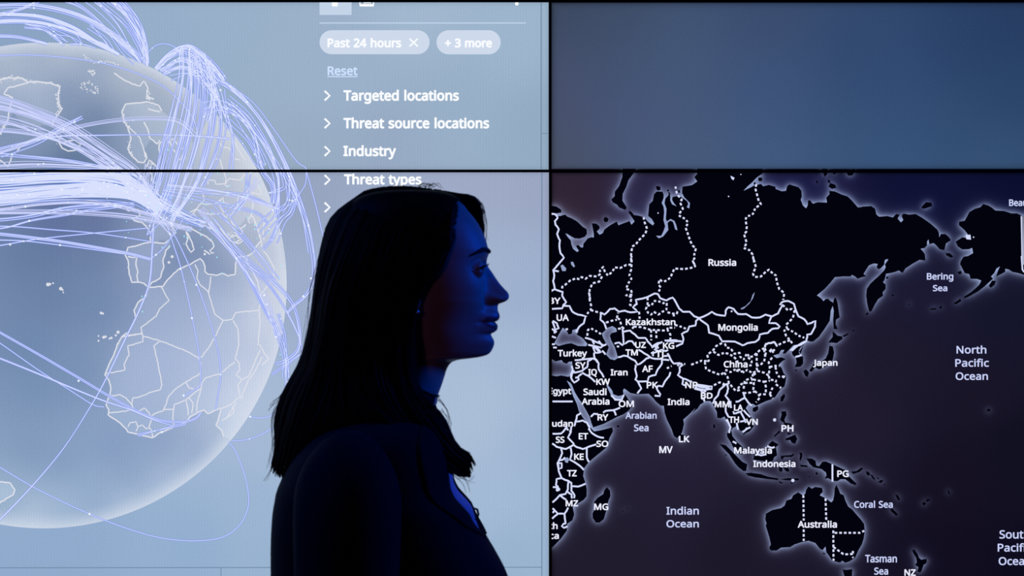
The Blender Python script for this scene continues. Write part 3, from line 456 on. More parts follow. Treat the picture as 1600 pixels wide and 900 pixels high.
ISLES = [trace(s) for s in (
    'M1: 690,40 812,40 785,92 742,150 722,210 692,270 690,330 726,386 716,412 660,390 640,364 606,346 590,320 620,290 622,250 660,200 688,120',
    'M1: 75,374 110,380 150,408 155,432 110,442 40,432 40,374',
    'M1: 750,414 792,455 780,466 744,440', 'M1: 985,200 1005,200 1024,212 1022,236 1000,242 986,226',
    'M1: 528,476 548,472 568,490 560,514 536,520 522,500', 'M1: 1080,232 1098,232 1098,248 1082,248', 'M1: 1178,236 1192,236 1196,258 1180,262',
    'M2: 1030,40 1084,40 1084,95 1060,122', 'M2: 1130,60 1160,60 1160,92 1134,100', 'M2: 1236,60 1334,60 1302,108 1268,110', 'M2: 1086,146 1104,148 1110,168 1092,176',
    'M2: 1108,172 1150,188 1164,216 1124,226 1094,206', 'M2: 480,124 508,126 514,150 490,162 474,146', 'M2: 438,166 454,168 452,190 436,188',
    'M2: 1300,40 1326,40 1320,66 1304,64', 'M2: 980,150 1000,158 1002,180 988,172',
    'M3: 560,386 600,342 648,346 655,376 602,396 570,400', 'M3: 770,790 810,790 842,820 822,832 782,812',
    '''P: 1610,337 M3: 1462,470 1440,460 1400,440 1350,440 1290,420 1210,415 1180,390 1150,372 1104,358 1078,386 1030,400 980,430 960,470 940,505 890,515
    890,545 940,590 970,628 950,655 920,650 860,690 880,732 920,758 980,756 1006,744 1014,790 970,815 930,822 906,860 900,900 M6: 900,70 920,112 940,150 980,160
    992,200 1050,202 1086,216 1070,250 1040,280 990,322 930,360 942,372 990,350 1060,310 1110,272 1150,236 1190,200 1172,180 1200,150 1220,110 1250,92 1232,130 1216,180
    1260,160 1296,140 1298,112 1330,120 1360,140 1410,150 1462,166 P: 1630,432 1662,436 1700,446 1742,458 1790,476 1830,496 1858,524 1880,562 1900,610 1930,646 1958,694 2000,730 2080,760 2080,262 1900,272 1850,288 1800,284 1764,302 1722,318 1660,330''',
    'M6: 1150,262 1180,216 1216,218 1202,256 1170,280', 'M6: 875,140 910,130 915,155 890,162', 'M6: 844,415 902,375 912,396 860,426',
    'M6: 640,460 690,458 692,470 644,474', 'M6: 718,446 738,436 738,462 722,462', 'M6: 440,418 460,420 452,432', 'M6: 298,334 318,342 316,356 302,352',
    'M6: 72,505 92,494 96,508 78,524', 'M6: 250,184 272,178 266,200 252,200',
    'M5: 1144,370 1160,368 1176,420 1192,540 1160,560 1156,600 1176,642 1140,642 1134,560 1140,480 1128,430',
    'M5: 1130,660 1176,700 1216,706 1216,730 1166,766 1120,760 1090,762 1130,710', 'M5: 1214,700 1270,676 1266,692 1230,712', 'M5: 1300,654 1320,648 1316,666',
    'C2: 985,335 1010,320 1036,350 1022,390 1000,376', 'C2: 1034,336 1060,298 1070,275 1120,262 1180,226 1202,180 1214,112 1244,120 1256,170 1246,230 1222,270 1180,300 1122,322 1090,306 1060,342',
    'C2: 908,326 936,324 920,340', 'C2: 540,660 586,640 590,672 562,696 540,690', 'C2: 818,532 826,560 802,606 784,600 786,564',
    'C3: 1194,216 1226,220 1242,250 1212,286 1190,250', 'C1: 640,812 664,816 656,832 640,826',
    'C4: 136,302 190,312 240,360 300,422 340,460 380,480 370,540 345,540 300,505 270,470 220,392 162,332', 'C4: 364,560 410,554 500,566 560,588 650,604 656,620 560,610 450,596 386,580',
    'C4: 664,612 740,602 832,604 832,622 720,620', 'C4: 655,626 692,640 688,652 662,642', 'C4: 758,640 786,640 766,652',
    'C4: 440,392 500,390 560,332 570,302 600,274 656,306 632,330 640,382 642,402 616,420 606,450 562,462 500,450 434,440', 'C4: 676,405 770,398 784,384 792,400 770,416 702,416 690,440 674,430',
    'C4: 658,504 690,512 686,546 660,542', 'C4: 698,506 740,512 752,538 732,548 710,532', 'C4: 836,376 862,380 864,410 850,450 838,440 844,402', 'C4: 844,484 906,490 912,506 850,502',
    'C4: 896,428 950,430 980,450 986,490 1010,498 1040,458 1070,455 1130,480 1200,512 1240,530 1270,580 1300,612 1340,650 1330,664 1290,650 1240,612 1200,612 1170,630 1130,626 1090,602 1060,606 1076,576 1070,552 1030,522 960,506 930,480 912,450',
    'C4: 1290,544 1340,540 1380,510 1396,520 1370,546 1310,566', 'C4: 1424,540 1440,546 1462,572 1450,580 1434,566', 'C4: 984,546 1000,556 996,576 980,566', 'C4: 918,580 932,588 926,602', 'C4: 182,392 200,396 194,412', 'C4: 80,132 96,130 98,156 84,166',
    'C4: 680,14 720,14 726,46 706,90 716,112 690,112 668,90 680,50', 'C4: 700,112 760,120 792,140 740,152 700,140', 'C4: 730,200 772,210 740,226', 'C4: 660,184 672,196 622,240 614,230',
    'C4: 714,256 750,240 800,220 820,256 800,302 770,290 756,266 722,272',
    'C5: 70,545 96,545 112,568 86,582', 'C5: 110,570 130,574 156,615 136,612', 'C5: 160,590 190,604 186,616', 'C5: 178,636 210,614 226,626 206,646', 'C5: 224,655 246,655 238,667',
    'C5: -10,545 40,508 48,520 0,556', 'C5: 1134,-4 1168,-6 1162,14 1142,18',
    'C6: 552,118 580,150 584,196 566,240 546,330 526,400 490,430 455,430 428,390 426,350 446,310 440,250 470,212 520,180 530,146', 'C6: 686,322 698,330 690,340', 'C6: 730,298 742,304 734,316',
    '''C7: 206,352 260,320 340,302 370,280 386,236 430,222 446,190 490,164 530,190 550,180 560,142 580,112 600,124 610,132 640,116 700,125 706,160 680,190 730,216 780,252 796,236 806,190
    810,130 826,98 846,140 860,176 890,190 906,240 930,290 960,310 1000,356 1040,402 1068,440 1076,500 1066,570 1050,622 1020,672 990,740 940,772 902,784 880,766 855,782 790,766
    760,722 736,690 730,642 704,672 680,660 640,610 580,590 520,602 460,622 420,646 340,650 300,676 250,676 234,652 250,622 236,560 204,456 212,440 200,400''',
    'C7: 880,840 905,846 940,842 966,840 962,900 930,960 900,920', 'C7: 700,694 732,700 716,712',
    'C7: 1296,310 1320,310 1366,356 1352,372 1310,336', 'C7: 1344,190 1364,188 1386,225 1366,226',
    'C8: 564,262 590,246 602,266 580,282', 'C8: 598,232 626,220 636,230 610,250', 'C8: 790,148 802,150 816,186 800,180', 'C8: 330,186 344,184 374,226 356,236',
    '''C8: 478,668 500,668 526,704 540,740 560,756 590,750 608,750 606,785 580,802 560,860 545,870 524,860 534,822 504,802 520,780 514,740 490,702''')]
SOLID = [trace(s) for s in (
    'M1: 66,445 100,450 120,480 95,510 100,540 130,580 115,620 140,680 135,730 145,790 175,830 120,895 M4: 80,125 90,170 80,220 95,290 130,305 165,315 160,350 195,405 170,430 160,460 70,465',
    'M4: 170,435 225,440 250,490 300,515 365,530 350,590 310,620 280,670', 'M4: 60,310 95,292', 'M4: 80,128 130,135',
    'M4: 500,500 530,515 580,465 620,460 660,490 710,480 760,495 822,490 780,450 815,415 805,385 860,375 910,360 970,330 1000,335 1020,370 1075,390 1130,365 1160,410 1190,465 1220,490 1280,490 1320,530 1360,545 1400,580 1440,610 1450,670 M5: 40,672 130,700 160,750 270,752 340,785 380,766 450,755 480,732 490,690 560,676 600,640 650,635 665,620 630,590 570,590 590,535',
    'M4: 500,500 495,560 530,590 548,642', 'M4: 790,440 820,420',
    'M4: 1360,545 M5: 0,530 70,490 110,515 185,525 190,480 215,450 260,465 300,510 370,510 420,540 490,540 540,515 600,530 650,505 690,430 665,425 690,402 740,395 790,420 820,510 830,530 880,555 910,600 940,590 980,570 975,620 940,685 905,690 905,720 898,748 850,780 800,790 760,830',
    'C2: 885,158 940,110 1000,75', 'C2: 915,212 970,195',
    'M4: 1360,545 1335,570 1330,610 1275,620 1260,660 1210,685 1225,730 1215,770 1160,795', 'M4: 1080,742 1160,740 1210,752', 'M4: 1110,742 1090,748 1060,740',
    'M4: 690,640 700,780 740,750 775,750 800,785', 'M4: 700,665 755,655 800,690 830,720 890,720 910,750 950,795 1000,765 1030,765', 'M4: 620,770 660,760 695,785', 'M4: 640,795 660,795',
    'C1: 830,148 880,180 930,212', 'C1: 650,215 700,200 732,205 800,245 822,280 860,260 900,225 930,215 970,228 1032,230 1036,270 1000,320 980,370 922,386 912,425 825,428 802,410 815,380 800,320 806,280', 'C1: 825,430 855,490 820,532',
    'C1: 945,130 980,110 1005,130 970,148 1010,155 960,178 956,205', 'C1: 940,180 965,165', 'C1: 975,130 1010,90 1040,80', 'C1: 1010,160 1040,150 1070,160 1090,150', 'C1: 1085,180 1110,230 1140,270 1190,265 1172,290', 'C1: 1032,236 1100,240', 'C1: 1052,205 1100,198', 'C1: 1075,70 1135,74 1200,72',
    'C1: 1222,280 1190,305 1192,340 1175,370 1222,402 1260,415 1300,430', 'C1: 1222,405 1215,450 1242,462', 'C1: 1335,462 1385,468 1462,492', 'C1: 1320,490 1380,505 1430,498',
    'C1: 1110,345 1100,380 1060,430 1040,472 1000,466 990,490 1022,540 1016,556 972,552',
    'C2: 35,480 60,492 120,502 180,495 182,470 140,468 60,456 35,480', 'C2: 60,470 120,480', 'C2: 85,510 100,525 130,510', 'C2: 112,580 116,605', 'C2: 120,570 90,580',
    'C2: 300,455 250,500 235,550 205,582 188,622', 'C2: 318,455 325,490 318,520 300,552 330,590 342,622', 'C2: 275,460 330,445 328,425',
    'C2: 455,520 470,570 500,612 530,640', 'C2: 470,572 420,600 390,605', 'C2: 300,655 302,690 330,742', 'C2: 345,600 350,660', 'C2: 436,700 470,762 480,790', 'C2: 460,680 518,740', 'C2: 370,690 375,710 410,700 445,692',
    'C2: 450,870 480,850 520,830', 'C2: 480,850 490,835', 'C2: 412,850 400,790', 'C2: 430,780 475,770', 'C2: 318,772 345,830 332,880', 'C2: 322,760 305,775',
    'M4: 360,718 430,740 470,760 515,780 500,805 440,790 388,780', 'M4: 430,798 450,850 500,845 470,812 440,800', 'M4: 460,815 490,850', 'M4: 505,795 548,775', 'M4: 510,785 480,745', 'M4: 440,850 442,890 470,935', 'M4: 510,832 540,865', 'M4: 425,745 440,775',
    'M4: 70,705 105,718', 'M4: 70,775 95,776', 'M4: 75,570 112,590 130,635 100,650 75,575', 'M4: 70,640 112,668', 'M4: 90,650 95,680', 'C1: 80,130 112,130',
    'C1: 270,240 330,235 430,225 458,235 480,270 480,320 510,360 526,392', 'C1: 422,230 385,250 380,300 332,335 270,350', 'C1: 332,360 300,385 305,410 265,437 240,400 235,380 252,330', 'C1: 262,330 262,356', 'C1: 335,350 392,380 450,432',
    'C1: 245,290 252,320 240,390', 'C1: 275,395 300,390', 'C1: 75,603 252,603', 'C1: 520,702 540,686 610,680 668,658', 'C1: 612,680 632,725', 'C1: 412,738 440,710 475,713', 'C1: 590,548 630,592', 'C1: 620,586 682,590 702,545', 'C1: 684,590 668,600',
    'C3: 325,30 290,50 275,110 265,145', 'C3: 282,105 340,95 378,115 402,158', 'C3: 75,212 150,210 185,172 205,150', 'C3: 240,145 235,200 210,245 262,300 245,318', 'C3: 222,190 235,190', 'C3: 395,165 420,205 470,236 526,248', 'C3: 400,160 392,180',
    'C3: 72,298 110,326 150,336 190,346 232,325 262,310 290,330 340,346 392,326 460,305', 'C3: 376,335 376,420 395,460', 'C3: 150,336 160,380 135,440 118,470 130,542 156,602 215,626 240,642 240,672 300,676 366,650', 'C3: 234,335 242,390 228,440 310,490 350,530',
    'C3: 130,445 165,440 185,420', 'C3: 120,470 155,470 155,512 130,520 120,470', 'C3: 150,602 110,610 105,662 132,690 78,680', 'C3: 112,672 124,712', 'C3: 215,630 210,700 190,740 140,750 75,815', 'C3: 240,672 240,712 268,752 265,778', 'C3: 140,752 195,792', 'C3: 205,720 242,745 246,780', 'C3: 195,165 215,180',
    'C6: 75,305 95,325 120,352 180,352 212,298', 'C6: 72,395 120,355', 'C6: 180,352 190,440', 'C6: 190,440 172,440 156,462 176,476 206,462', 'C6: 78,345 90,325', 'M5: 240,480 245,492',
    'C4: 1128,480 1128,632', 'C4: 555,320 600,336 620,328', 'C4: 460,392 500,402 548,392', 'C4: 252,280 284,298')]
DOTTED = [trace(s) for s in (
    'M1: 1155,205 1160,240 1170,275 1210,320 1195,345 1220,400 1190,440 1185,460 1240,490 1265,520 1245,570 1265,625 1285,685 1310,730 1335,745 1320,800 1325,830 1305,860 1325,895 M4: 1305,40 1328,90 1290,105 1230,115 1145,110 1110,190 1075,218 1040,225 1015,205 1005,250 1025,275 1005,320',
    'M1: 875,475 880,510 905,575 890,620 840,670 800,720 775,730 765,800 765,870 M4: 768,0 770,60 765,120 750,170 768,200 740,240 720,290 765,300 775,340 720,345 770,360 755,430 790,440',
    'M4: 765,75 720,80 670,105 620,100 600,140 560,170 535,140 520,95 490,130 500,155 465,180 400,175 365,200 330,185 310,205 285,195 230,215 190,250 160,270 160,300',
    'M4: 510,180 485,225 425,240 400,300 400,380 415,440 410,475 385,500 370,530', 'M4: 410,475 460,490 500,500', 'M4: 395,320 408,400',
    'M2: 460,185 450,220 465,275 480,330 500,360 450,395 430,445 370,475 365,500 375,560 370,605 350,620 375,700 350,745 400,765 425,800 440,870 M5: 430,5 455,95 440,130 430,160 445,185 500,180 540,140 570,120 605,155 630,170 640,230 660,290 705,325 695,385',
    'M5: 690,430 735,475 770,465 795,485 780,545 720,605 730,640 705,655 720,700 755,740 785,780', 'M5: 730,640 790,670 830,700 880,718', 'M5: 755,740 680,765 640,790 620,755 545,770 530,800 545,840 535,890',
    'C2: 270,90 220,115 195,150 140,195 155,245 120,260 130,320 190,345 255,370 295,345', 'C2: 195,165 240,195 290,175 330,185 365,205 400,235 410,265', 'C2: 295,95 310,130 345,135 380,185 425,175 430,210 460,235 490,180 510,215 545,205 600,155 640,135',
    'C2: 500,215 530,250 530,285 490,290', 'C2: 300,325 345,345 380,325 430,325 465,350 490,325 540,355 580,330 570,290 610,280 640,250 650,210 640,150 650,115', 'C2: 575,180 575,290', 'C2: 580,335 640,350 680,375 690,300 680,260 715,210',
    'C2: 690,300 740,290 775,290', 'C2: 740,300 750,350 770,385 820,385', 'C2: 680,380 690,410 745,420 740,450 790,485', 'C2: 545,360 530,400 550,440 545,500 590,540 605,565 570,610', 'C2: 545,410 640,430 655,470 655,540 600,540', 'C2: 640,430 690,420',
    'C2: 705,500 725,465', 'C2: 690,540 705,500', 'C2: 690,540 718,578', 'C2: 460,490 470,420 530,395', 'C2: 410,490 440,450 480,440 540,440', 'C2: 460,530 520,525 560,515', 'C2: 290,350 320,390 330,440 390,510 440,500', 'C2: 0,280 40,265 90,245 150,250', 'C2: 200,460 250,435 300,455',
    'C2: 650,100 700,90 730,80 755,120', 'C2: 690,160 710,140 720,175 690,160 735,150', 'C2: 395,330 430,340 470,340', 'C2: 550,370 575,345', 'C2: 800,380 825,400', 'C2: 805,395 825,375',
    'M4: 910,365 910,430 895,465 915,500 940,515 965,490 1005,515 1040,490 1075,470 1080,395', 'M4: 910,435 945,435 965,395 1000,395 1050,415 1075,400', 'M4: 1085,495 1130,505 1165,510 1180,470', 'M4: 1140,510 1140,550', 'M4: 835,490 840,550',
    'M4: 545,585 590,570 640,560', 'M4: 640,545 650,500', 'M4: 650,545 665,560 680,610 690,635', 'M4: 790,620 860,625 940,650 980,650 1060,655 1085,650 1110,690 1110,740', 'M4: 940,650 942,740', 'M4: 985,655 988,730', 'M4: 380,700 385,650 410,635 450,655 500,685', 'M4: 1150,605 1200,620 1250,640', 'M4: 650,640 705,632', 'M4: 790,620 760,655', 'M4: 1085,650 1085,630 1150,630',
    'C1: 1080,312 1120,292', 'C1: 1190,270 1240,275', 'M4: 190,645 225,640',
    'C7: 535,190 538,412', 'C7: 538,490 538,590', 'C7: 730,218 736,405', 'C7: 798,500 800,765', 'C7: 810,520 1000,520 1030,520 1075,500', 'C7: 800,645 890,710 960,705 972,740', 'C7: 970,680 970,720')]


def ocean(X, Y):
    base = idw([(900, 300, (50, 36, 58)), (870, 325, (52, 36, 56)), (1000, 320, (40, 36, 76)), (1230, 295, (22, 22, 70)), (1450, 290, (12, 16, 60)), (1580, 280, (9, 13, 54)),
                (1450, 460, (27, 25, 56)), (1560, 470, (20, 21, 48)), (1400, 560, (30, 25, 50)), (1520, 620, (26, 21, 44)), (1050, 680, (42, 36, 64)), (1050, 760, (36, 30, 56)), (950, 860, (33, 28, 50)),
                (1150, 860, (29, 24, 46)), (1350, 660, (33, 27, 52)), (1500, 750, (21, 16, 38)), (1500, 860, (18, 13, 36)), (1590, 700, (16, 16, 36)), (1590, 890, (12, 11, 32)), (1280, 600, (36, 30, 56)),
                (1900, 600, (14, 13, 34))], X, Y)
    base = quiet(base, 0.16) * 0.95
    # the map's coast glow, painted into its colours: the land's outline, spread out softly
    m = np.zeros(X.shape, bool)
    for k, poly in enumerate([EURASIA] + SEAS + ISLES):
        q = np.zeros(X.shape, bool)
        for (ax, ay), (bx, by) in zip(poly, poly[1:] + poly[:1]):
            if ay == by: continue
            q ^= ((ay > Y) != (by > Y)) & (X < (bx - ax) * (Y - ay) / (by - ay) + ax)
        m = (m & ~q) if 1 <= k <= len(SEAS) else (m | q)
    sy, sx = abs(Y[1, 0] - Y[0, 0]), abs(X[0, 1] - X[0, 0])

    def blur(a, s):
        for ax, st in ((0, sy), (1, sx)):
            n = int(3 * s / st) + 1
            w = np.exp(-0.5 * (np.arange(-n, n + 1) * st / s) ** 2); w /= w.sum()
            pad = [(n, n) if i == ax else (0, 0) for i in (0, 1)]
            p = np.pad(a, pad, 'edge'); L = a.shape[ax]
            a = sum(w[i] * np.take(p, range(i, i + L), ax) for i in range(2 * n + 1))
        return a

    mf = m.astype(float)
    f = 0.88 * np.clip(blur(mf, 4.5), 0, 1) ** 0.95 + 0.34 * blur(mf, 11.0) + 0.06 * blur(mf, 24.0)
    f = np.clip(f * 1.05, 0, 0.92)
    glow = np.array((160, 176, 216.0))
    c = base + (glow - base) * f[..., None]
    return edge_fall(c, X, Y, R_BR, 2.5, 0.5)


S_BR = grid('screen', R_BR, 2.2, 0.0, ocean, M_GLASS_MAP, P_BR)
grid('picture_overlap', (R_TR[0], STRIP, R_TR[2], R_TR[3]), 1.6, 0.0, ocean, M_GLASS_MAP, S_TR)
M_LAND = emit('black_land', (3, 3, 14))
M_LINE = emit('white_border_line', (214, 220, 252))
M_DOT = emit('white_dotted_line', (218, 222, 250))
M_TXT = emit('white_map_lettering', (236, 238, 255))
M_SEA_TXT = emit('pale_blue_map_lettering', (200, 208, 248))


for S_, R_ in ((S_BR, R_BR), (S_TR, (R_TR[0], STRIP, R_TR[2], R_TR[3]))):
    d = Draw(); d.poly(EURASIA, SEAS); d.build('mainland', M_LAND, S_, R_, 0.0003)
    for i in ISLES:
        if min(p[1] for p in i) < R_[3]:
            d = Draw(); d.poly(i); d.build('island', M_LAND, S_, R_, 0.0003)
d = Draw()
rnd = random.Random(4)
for s in SOLID:
    # a border wanders a little between its traced corners
    q = [s[0]]
    for a, b in zip(s[:-1], s[1:]):
        L = math.hypot(b[0] - a[0], b[1] - a[1])
        if L > 5:
            k = rnd.uniform(-0.5, 0.5)
            q.append(((a[0] + b[0]) / 2 - (b[1] - a[1]) / L * k, (a[1] + b[1]) / 2 + (b[0] - a[0]) / L * k))
        q.append(b)
    d.ribbon(q, 2.7)
for p in ('C4: 780,622', 'C4: 620,90', 'C3: 118,705', 'C3: 128,700'):
    d.disc(*trace(p)[0], 2.6)
for p in ('M1: 1002,438', 'M2: 216,292', 'M3: 1018,650'): d.disc(*trace(p)[0], 1.1)
d.poly(trace('M3: 948,632 990,628 996,672 955,668')); d.poly(trace('M2: 232,110 268,128 258,150 240,136')); d.poly(trace('M2: 318,92 330,98 322,106'))
pattern(d.build('country_border', M_LINE, S_BR, R_BR, 0.0007))
d = Draw()
d.ribbon(trace('M3: 1438,465 1446,900'), 1.8); d.ribbon(trace('M6: 1440,0 1448,120 1460,138 1500,150'), 2.4); d.ribbon(trace('M3: 1452,470 1458,890'), 1.0)
d.build('country_border', M_LINE, S_BR, R_BR, 0.0007)
d = Draw()
for s in DOTTED: d.dash(s, 2.9)
pattern(d.build('province_border', M_DOT, S_BR, R_BR, 0.0008))
d = Draw()
for t, x0, x1, y0, y1 in (('Russia', 1106.8, 1150.2, 404.8, 415.6), ('Mongolia', 1122.2, 1184, 506.2, 516.8), ('Kazakhstan', 977.7, 1055.4, 498.2, 508.1), ('UA', 869.6, 888.8, 491, 501.4),
                          ('BY', 857, 875.8, 464.9, 475), ('Turkey', 871.3, 917.2, 546.7, 557), ('SY', 898.9, 914.9, 565.9, 576), ('IQ', 919, 932.7, 576.5, 586.7), ('KW', 931.5, 953.1, 591.5, 601.5),
                          ('Iran', 954, 980.7, 576.9, 586.7), ('AF', 1003.3, 1019.8, 571, 581.4), ('PK', 1010.4, 1027.8, 596.5, 606.8), ('UZ', 992.3, 1009.2, 534.2, 543.7), ('TM', 977.2, 996.7, 545.8, 555.6),
                          ('TJ', 1024, 1036.7, 548.5, 558.3), ('KG', 1035.8, 1053.6, 535.2, 545), ('Saudi', 911.4, 947.8, 607, 617.5), ('Arabia', 908.7, 952.3, 622, 632.4), ('Egypt', 857, 892.7, 606, 616),
                          ('OM', 966.5, 990.5, 625.8, 636), ('RY', 933.6, 950.5, 647, 657), ('India', 1043, 1077.3, 622.8, 633), ('NP', 1070.5, 1090, 596.5, 606.6), ('BD', 1095, 1113.4, 613.4, 623),
                          ('MM', 1116.5, 1139.6, 626.7, 636.5), ('LA', 1146.7, 1161, 632, 641.8), ('TH', 1138.7, 1154.7, 650.7, 660.8), ('VN', 1165.4, 1184, 654.3, 664), ('China', 1130.7, 1168, 564, 574.2),
                          ('Japan', 1270.3, 1308.5, 561.8, 571.6), ('PH', 1220.9, 1239.7, 664, 674.4), ('LK', 1060.7, 1077.3, 681, 691), ('MV', 1030, 1051, 697, 708), ('Sudan', 854.5, 895.3, 657, 666.7),
                          ('SS', 868.3, 882, 682, 692), ('ET', 904.2, 919, 676.5, 686.6), ('SO', 931.8, 950.5, 688.4, 698.3), ('KE', 897, 912.2, 708.5, 718.6), ('TZ', 886, 901.2, 734.3, 744.4),
                          ('MZ', 883.8, 903.4, 781.4, 791.2), ('MG', 928.3, 950.5, 786.7, 796.9), ('South', 833, 871.3, 816.5, 826.6), ('Africa', 833, 873.2, 831.8, 842), ('Malaysia', 1147, 1206, 698.7, 708.8),
                          ('Indonesia', 1176.8, 1242.8, 719.5, 729.8), ('PG', 1308, 1325.9, 735, 745.3), ('Australia', 1246.3, 1307.6, 813.8, 824.5), ('NZ', 1413, 1430.7, 889.4, 899.7)):
    d = Draw(); d.text(t, 'map', x0, x1, y0, y1, 0.46); d.build('country_name', M_TXT, S_BR, R_BR, 0.0010)
d = Draw()
for t, x0, x1, y0, y1 in (('Arabian', 977.2, 1026, 644, 654.3), ('Sea', 990.5, 1013.3, 663, 673.8), ('Indian', 1041.2, 1091.9, 792, 804), ('Ocean', 1041.2, 1091.9, 812.6, 824),
                          ('North', 1494.4, 1541, 540.5, 552.4), ('Pacific', 1492.4, 1545, 561, 573), ('Ocean', 1493, 1543.5, 581.8, 593.6), ('Bering', 1448, 1489.4, 426.7, 437), ('Sea', 1457.4, 1480, 445.3, 455),
                          ('Beaufort Sea', 1576.5, 1651, 311.5, 322), ('Coral Sea', 1334.3, 1394.8, 782.7, 793.4), ('Tasman', 1351.7, 1401.3, 866.8, 878.7), ('Sea', 1365.8, 1387.6, 886.7, 897.8),
                          ('South', 1561.4, 1609, 828.4, 841.4), ('Pacific', 1558.7, 1611.5, 849.4, 861.8), ('Ocean', 1560.2, 1611, 870.4, 882.8)):
    d = Draw(); d.text(t, 'map', x0, x1, y0, y1, 0.38); d.build('sea_name', M_SEA_TXT, S_BR, R_BR, 0.0010)
# ------------------------------------------------------------------ left displays: threat globe and filter menu
LBG = [(350, 30, (150, 176, 206)), (470, 100, (152, 177, 205)), (650, 25, (158, 184, 211)), (800, 60, (154, 182, 209)), (840, 200, (143, 172, 199)), (600, 220, (148, 169, 198)), (480, 250, (148, 172, 198)),
       (30, 40, (136, 164, 200)), (250, 60, (146, 174, 206)), (700, 160, (148, 175, 203)), (540, 120, (152, 177, 206)), (-200, 100, (140, 166, 200))]
LBG2 = [(480, 300, (148, 164, 196)), (750, 290, (156, 168, 200)), (840, 300, (152, 165, 198)), (820, 450, (152, 174, 208)), (770, 420, (158, 178, 210)), (750, 620, (168, 190, 220)), (720, 660, (168, 190, 220)), (840, 700, (154, 180, 212)),
        (800, 860, (148, 178, 210)), (400, 650, (164, 186, 218)), (470, 450, (154, 172, 206)), (420, 700, (160, 184, 216)), (300, 860, (142, 174, 212)), (100, 850, (140, 170, 210)), (400, 800, (150, 180, 214)),
        (20, 890, (140, 170, 210)), (800, 560, (162, 184, 216)), (770, 790, (160, 186, 218)), (-250, 860, (138, 168, 208)), (400, 890, (148, 178, 212))]
def greyer(c): return c + (c.mean(-1, keepdims=True) - c) * 0.13


S_TL = grid('screen', R_TL, 6.0, 0.0, lambda X, Y: edge_fall(greyer(idw(LBG, X, Y)), X, Y, R_TL, 3, 0.08), M_GLASS_LEFT, P_TL)
S_BL = grid('screen', R_BL, 6.0, 0.0, lambda X, Y: edge_fall(greyer(idw(LBG2, X, Y)), X, Y, R_BL, 3, 0.08), M_GLASS_LEFT, P_BL)

GX, GY, GR = 68.5, 446.0, 379.5
GLB = [(100, 85, (192, 203, 220)), (20, 95, (185, 198, 218)), (200, 112, (194, 203, 217)), (150, 105, (160, 178, 208)), (60, 118, (172, 188, 214)), (100, 150, (128, 150, 188)), (60, 165, (150, 170, 200)), (150, 190, (108, 132, 170)), (20, 180, (128, 150, 190)),
       (230, 180, (168, 184, 208)), (270, 200, (162, 180, 206)), (330, 200, (200, 207, 217)), (290, 130, (198, 205, 218)), (215, 215, (140, 162, 196)), (120, 250, (96, 122, 160)), (90, 350, (98, 114, 166)), (150, 345, (100, 116, 166)),
       (60, 400, (106, 132, 172)), (150, 400, (110, 134, 174)), (80, 460, (112, 136, 178)), (50, 540, (114, 142, 184)), (150, 470, (116, 144, 186)), (60, 600, (122, 152, 192)), (120, 580, (124, 152, 192)), (220, 395, (142, 160, 200)), (300, 392, (122, 142, 184)),
       (270, 330, (158, 174, 208)), (340, 300, (165, 178, 206)), (290, 405, (126, 148, 188)), (345, 425, (128, 150, 190)), (250, 430, (138, 158, 196)), (375, 400, (178, 192, 218)), (270, 480, (146, 166, 206)), (350, 480, (162, 180, 216)), (250, 570, (156, 174, 214)),
       (220, 600, (152, 172, 212)), (330, 570, (164, 182, 220)), (410, 500, (196, 206, 228)), (440, 450, (206, 212, 228)), (420, 330, (204, 210, 222)), (400, 280, (205, 210, 222)), (385, 350, (184, 194, 218)), (390, 600, (192, 204, 230)), (330, 650, (172, 190, 222)),
       (300, 690, (150, 172, 210)), (250, 690, (138, 162, 204)), (180, 700, (132, 160, 202)), (300, 730, (156, 180, 216)), (200, 740, (140, 166, 206)), (350, 690, (190, 208, 232)), (375, 640, (205, 216, 236)), (260, 770, (182, 204, 232)), (300, 755, (194, 212, 236)),
       (100, 790, (166, 192, 222)), (150, 770, (150, 178, 214)), (200, 790, (186, 206, 232)), (50, 700, (132, 160, 198)), (100, 720, (134, 162, 202)), (20, 770, (154, 182, 212)), (50, 812, (192, 210, 234)), (-150, 450, (112, 136, 178)), (-200, 250, (150, 170, 205)), (-200, 650, (140, 165, 205)), (-290, 450, (190, 204, 226))]


def globe_colour(X, Y):
    c = idw(GLB, X, Y, 3.2)
    land = np.zeros(X.shape, bool)
    for poly in GLOBE_LAND:
        q = np.zeros(X.shape, bool)
        for (ax, ay), (bx, by) in zip(poly, poly[1:] + poly[:1]):
            if ay != by: q ^= ((ay > Y) != (by > Y)) & (X < (bx - ax) * (Y - ay) / (by - ay) + ax)
        land |= q
    c = c + np.where(land, 7.0, -8.0)[..., None] * np.array((1.15, 1.0, 0.8))
    c = c + (c.mean(-1, keepdims=True) - c) * 0.14
    r = np.hypot(X - GX, Y - GY) / GR
    k = np.clip((r - 0.93) / 0.07, 0, 1)[..., None] ** 1.5
    return c + (np.array((214, 222, 236.0)) - c) * k * 0.75


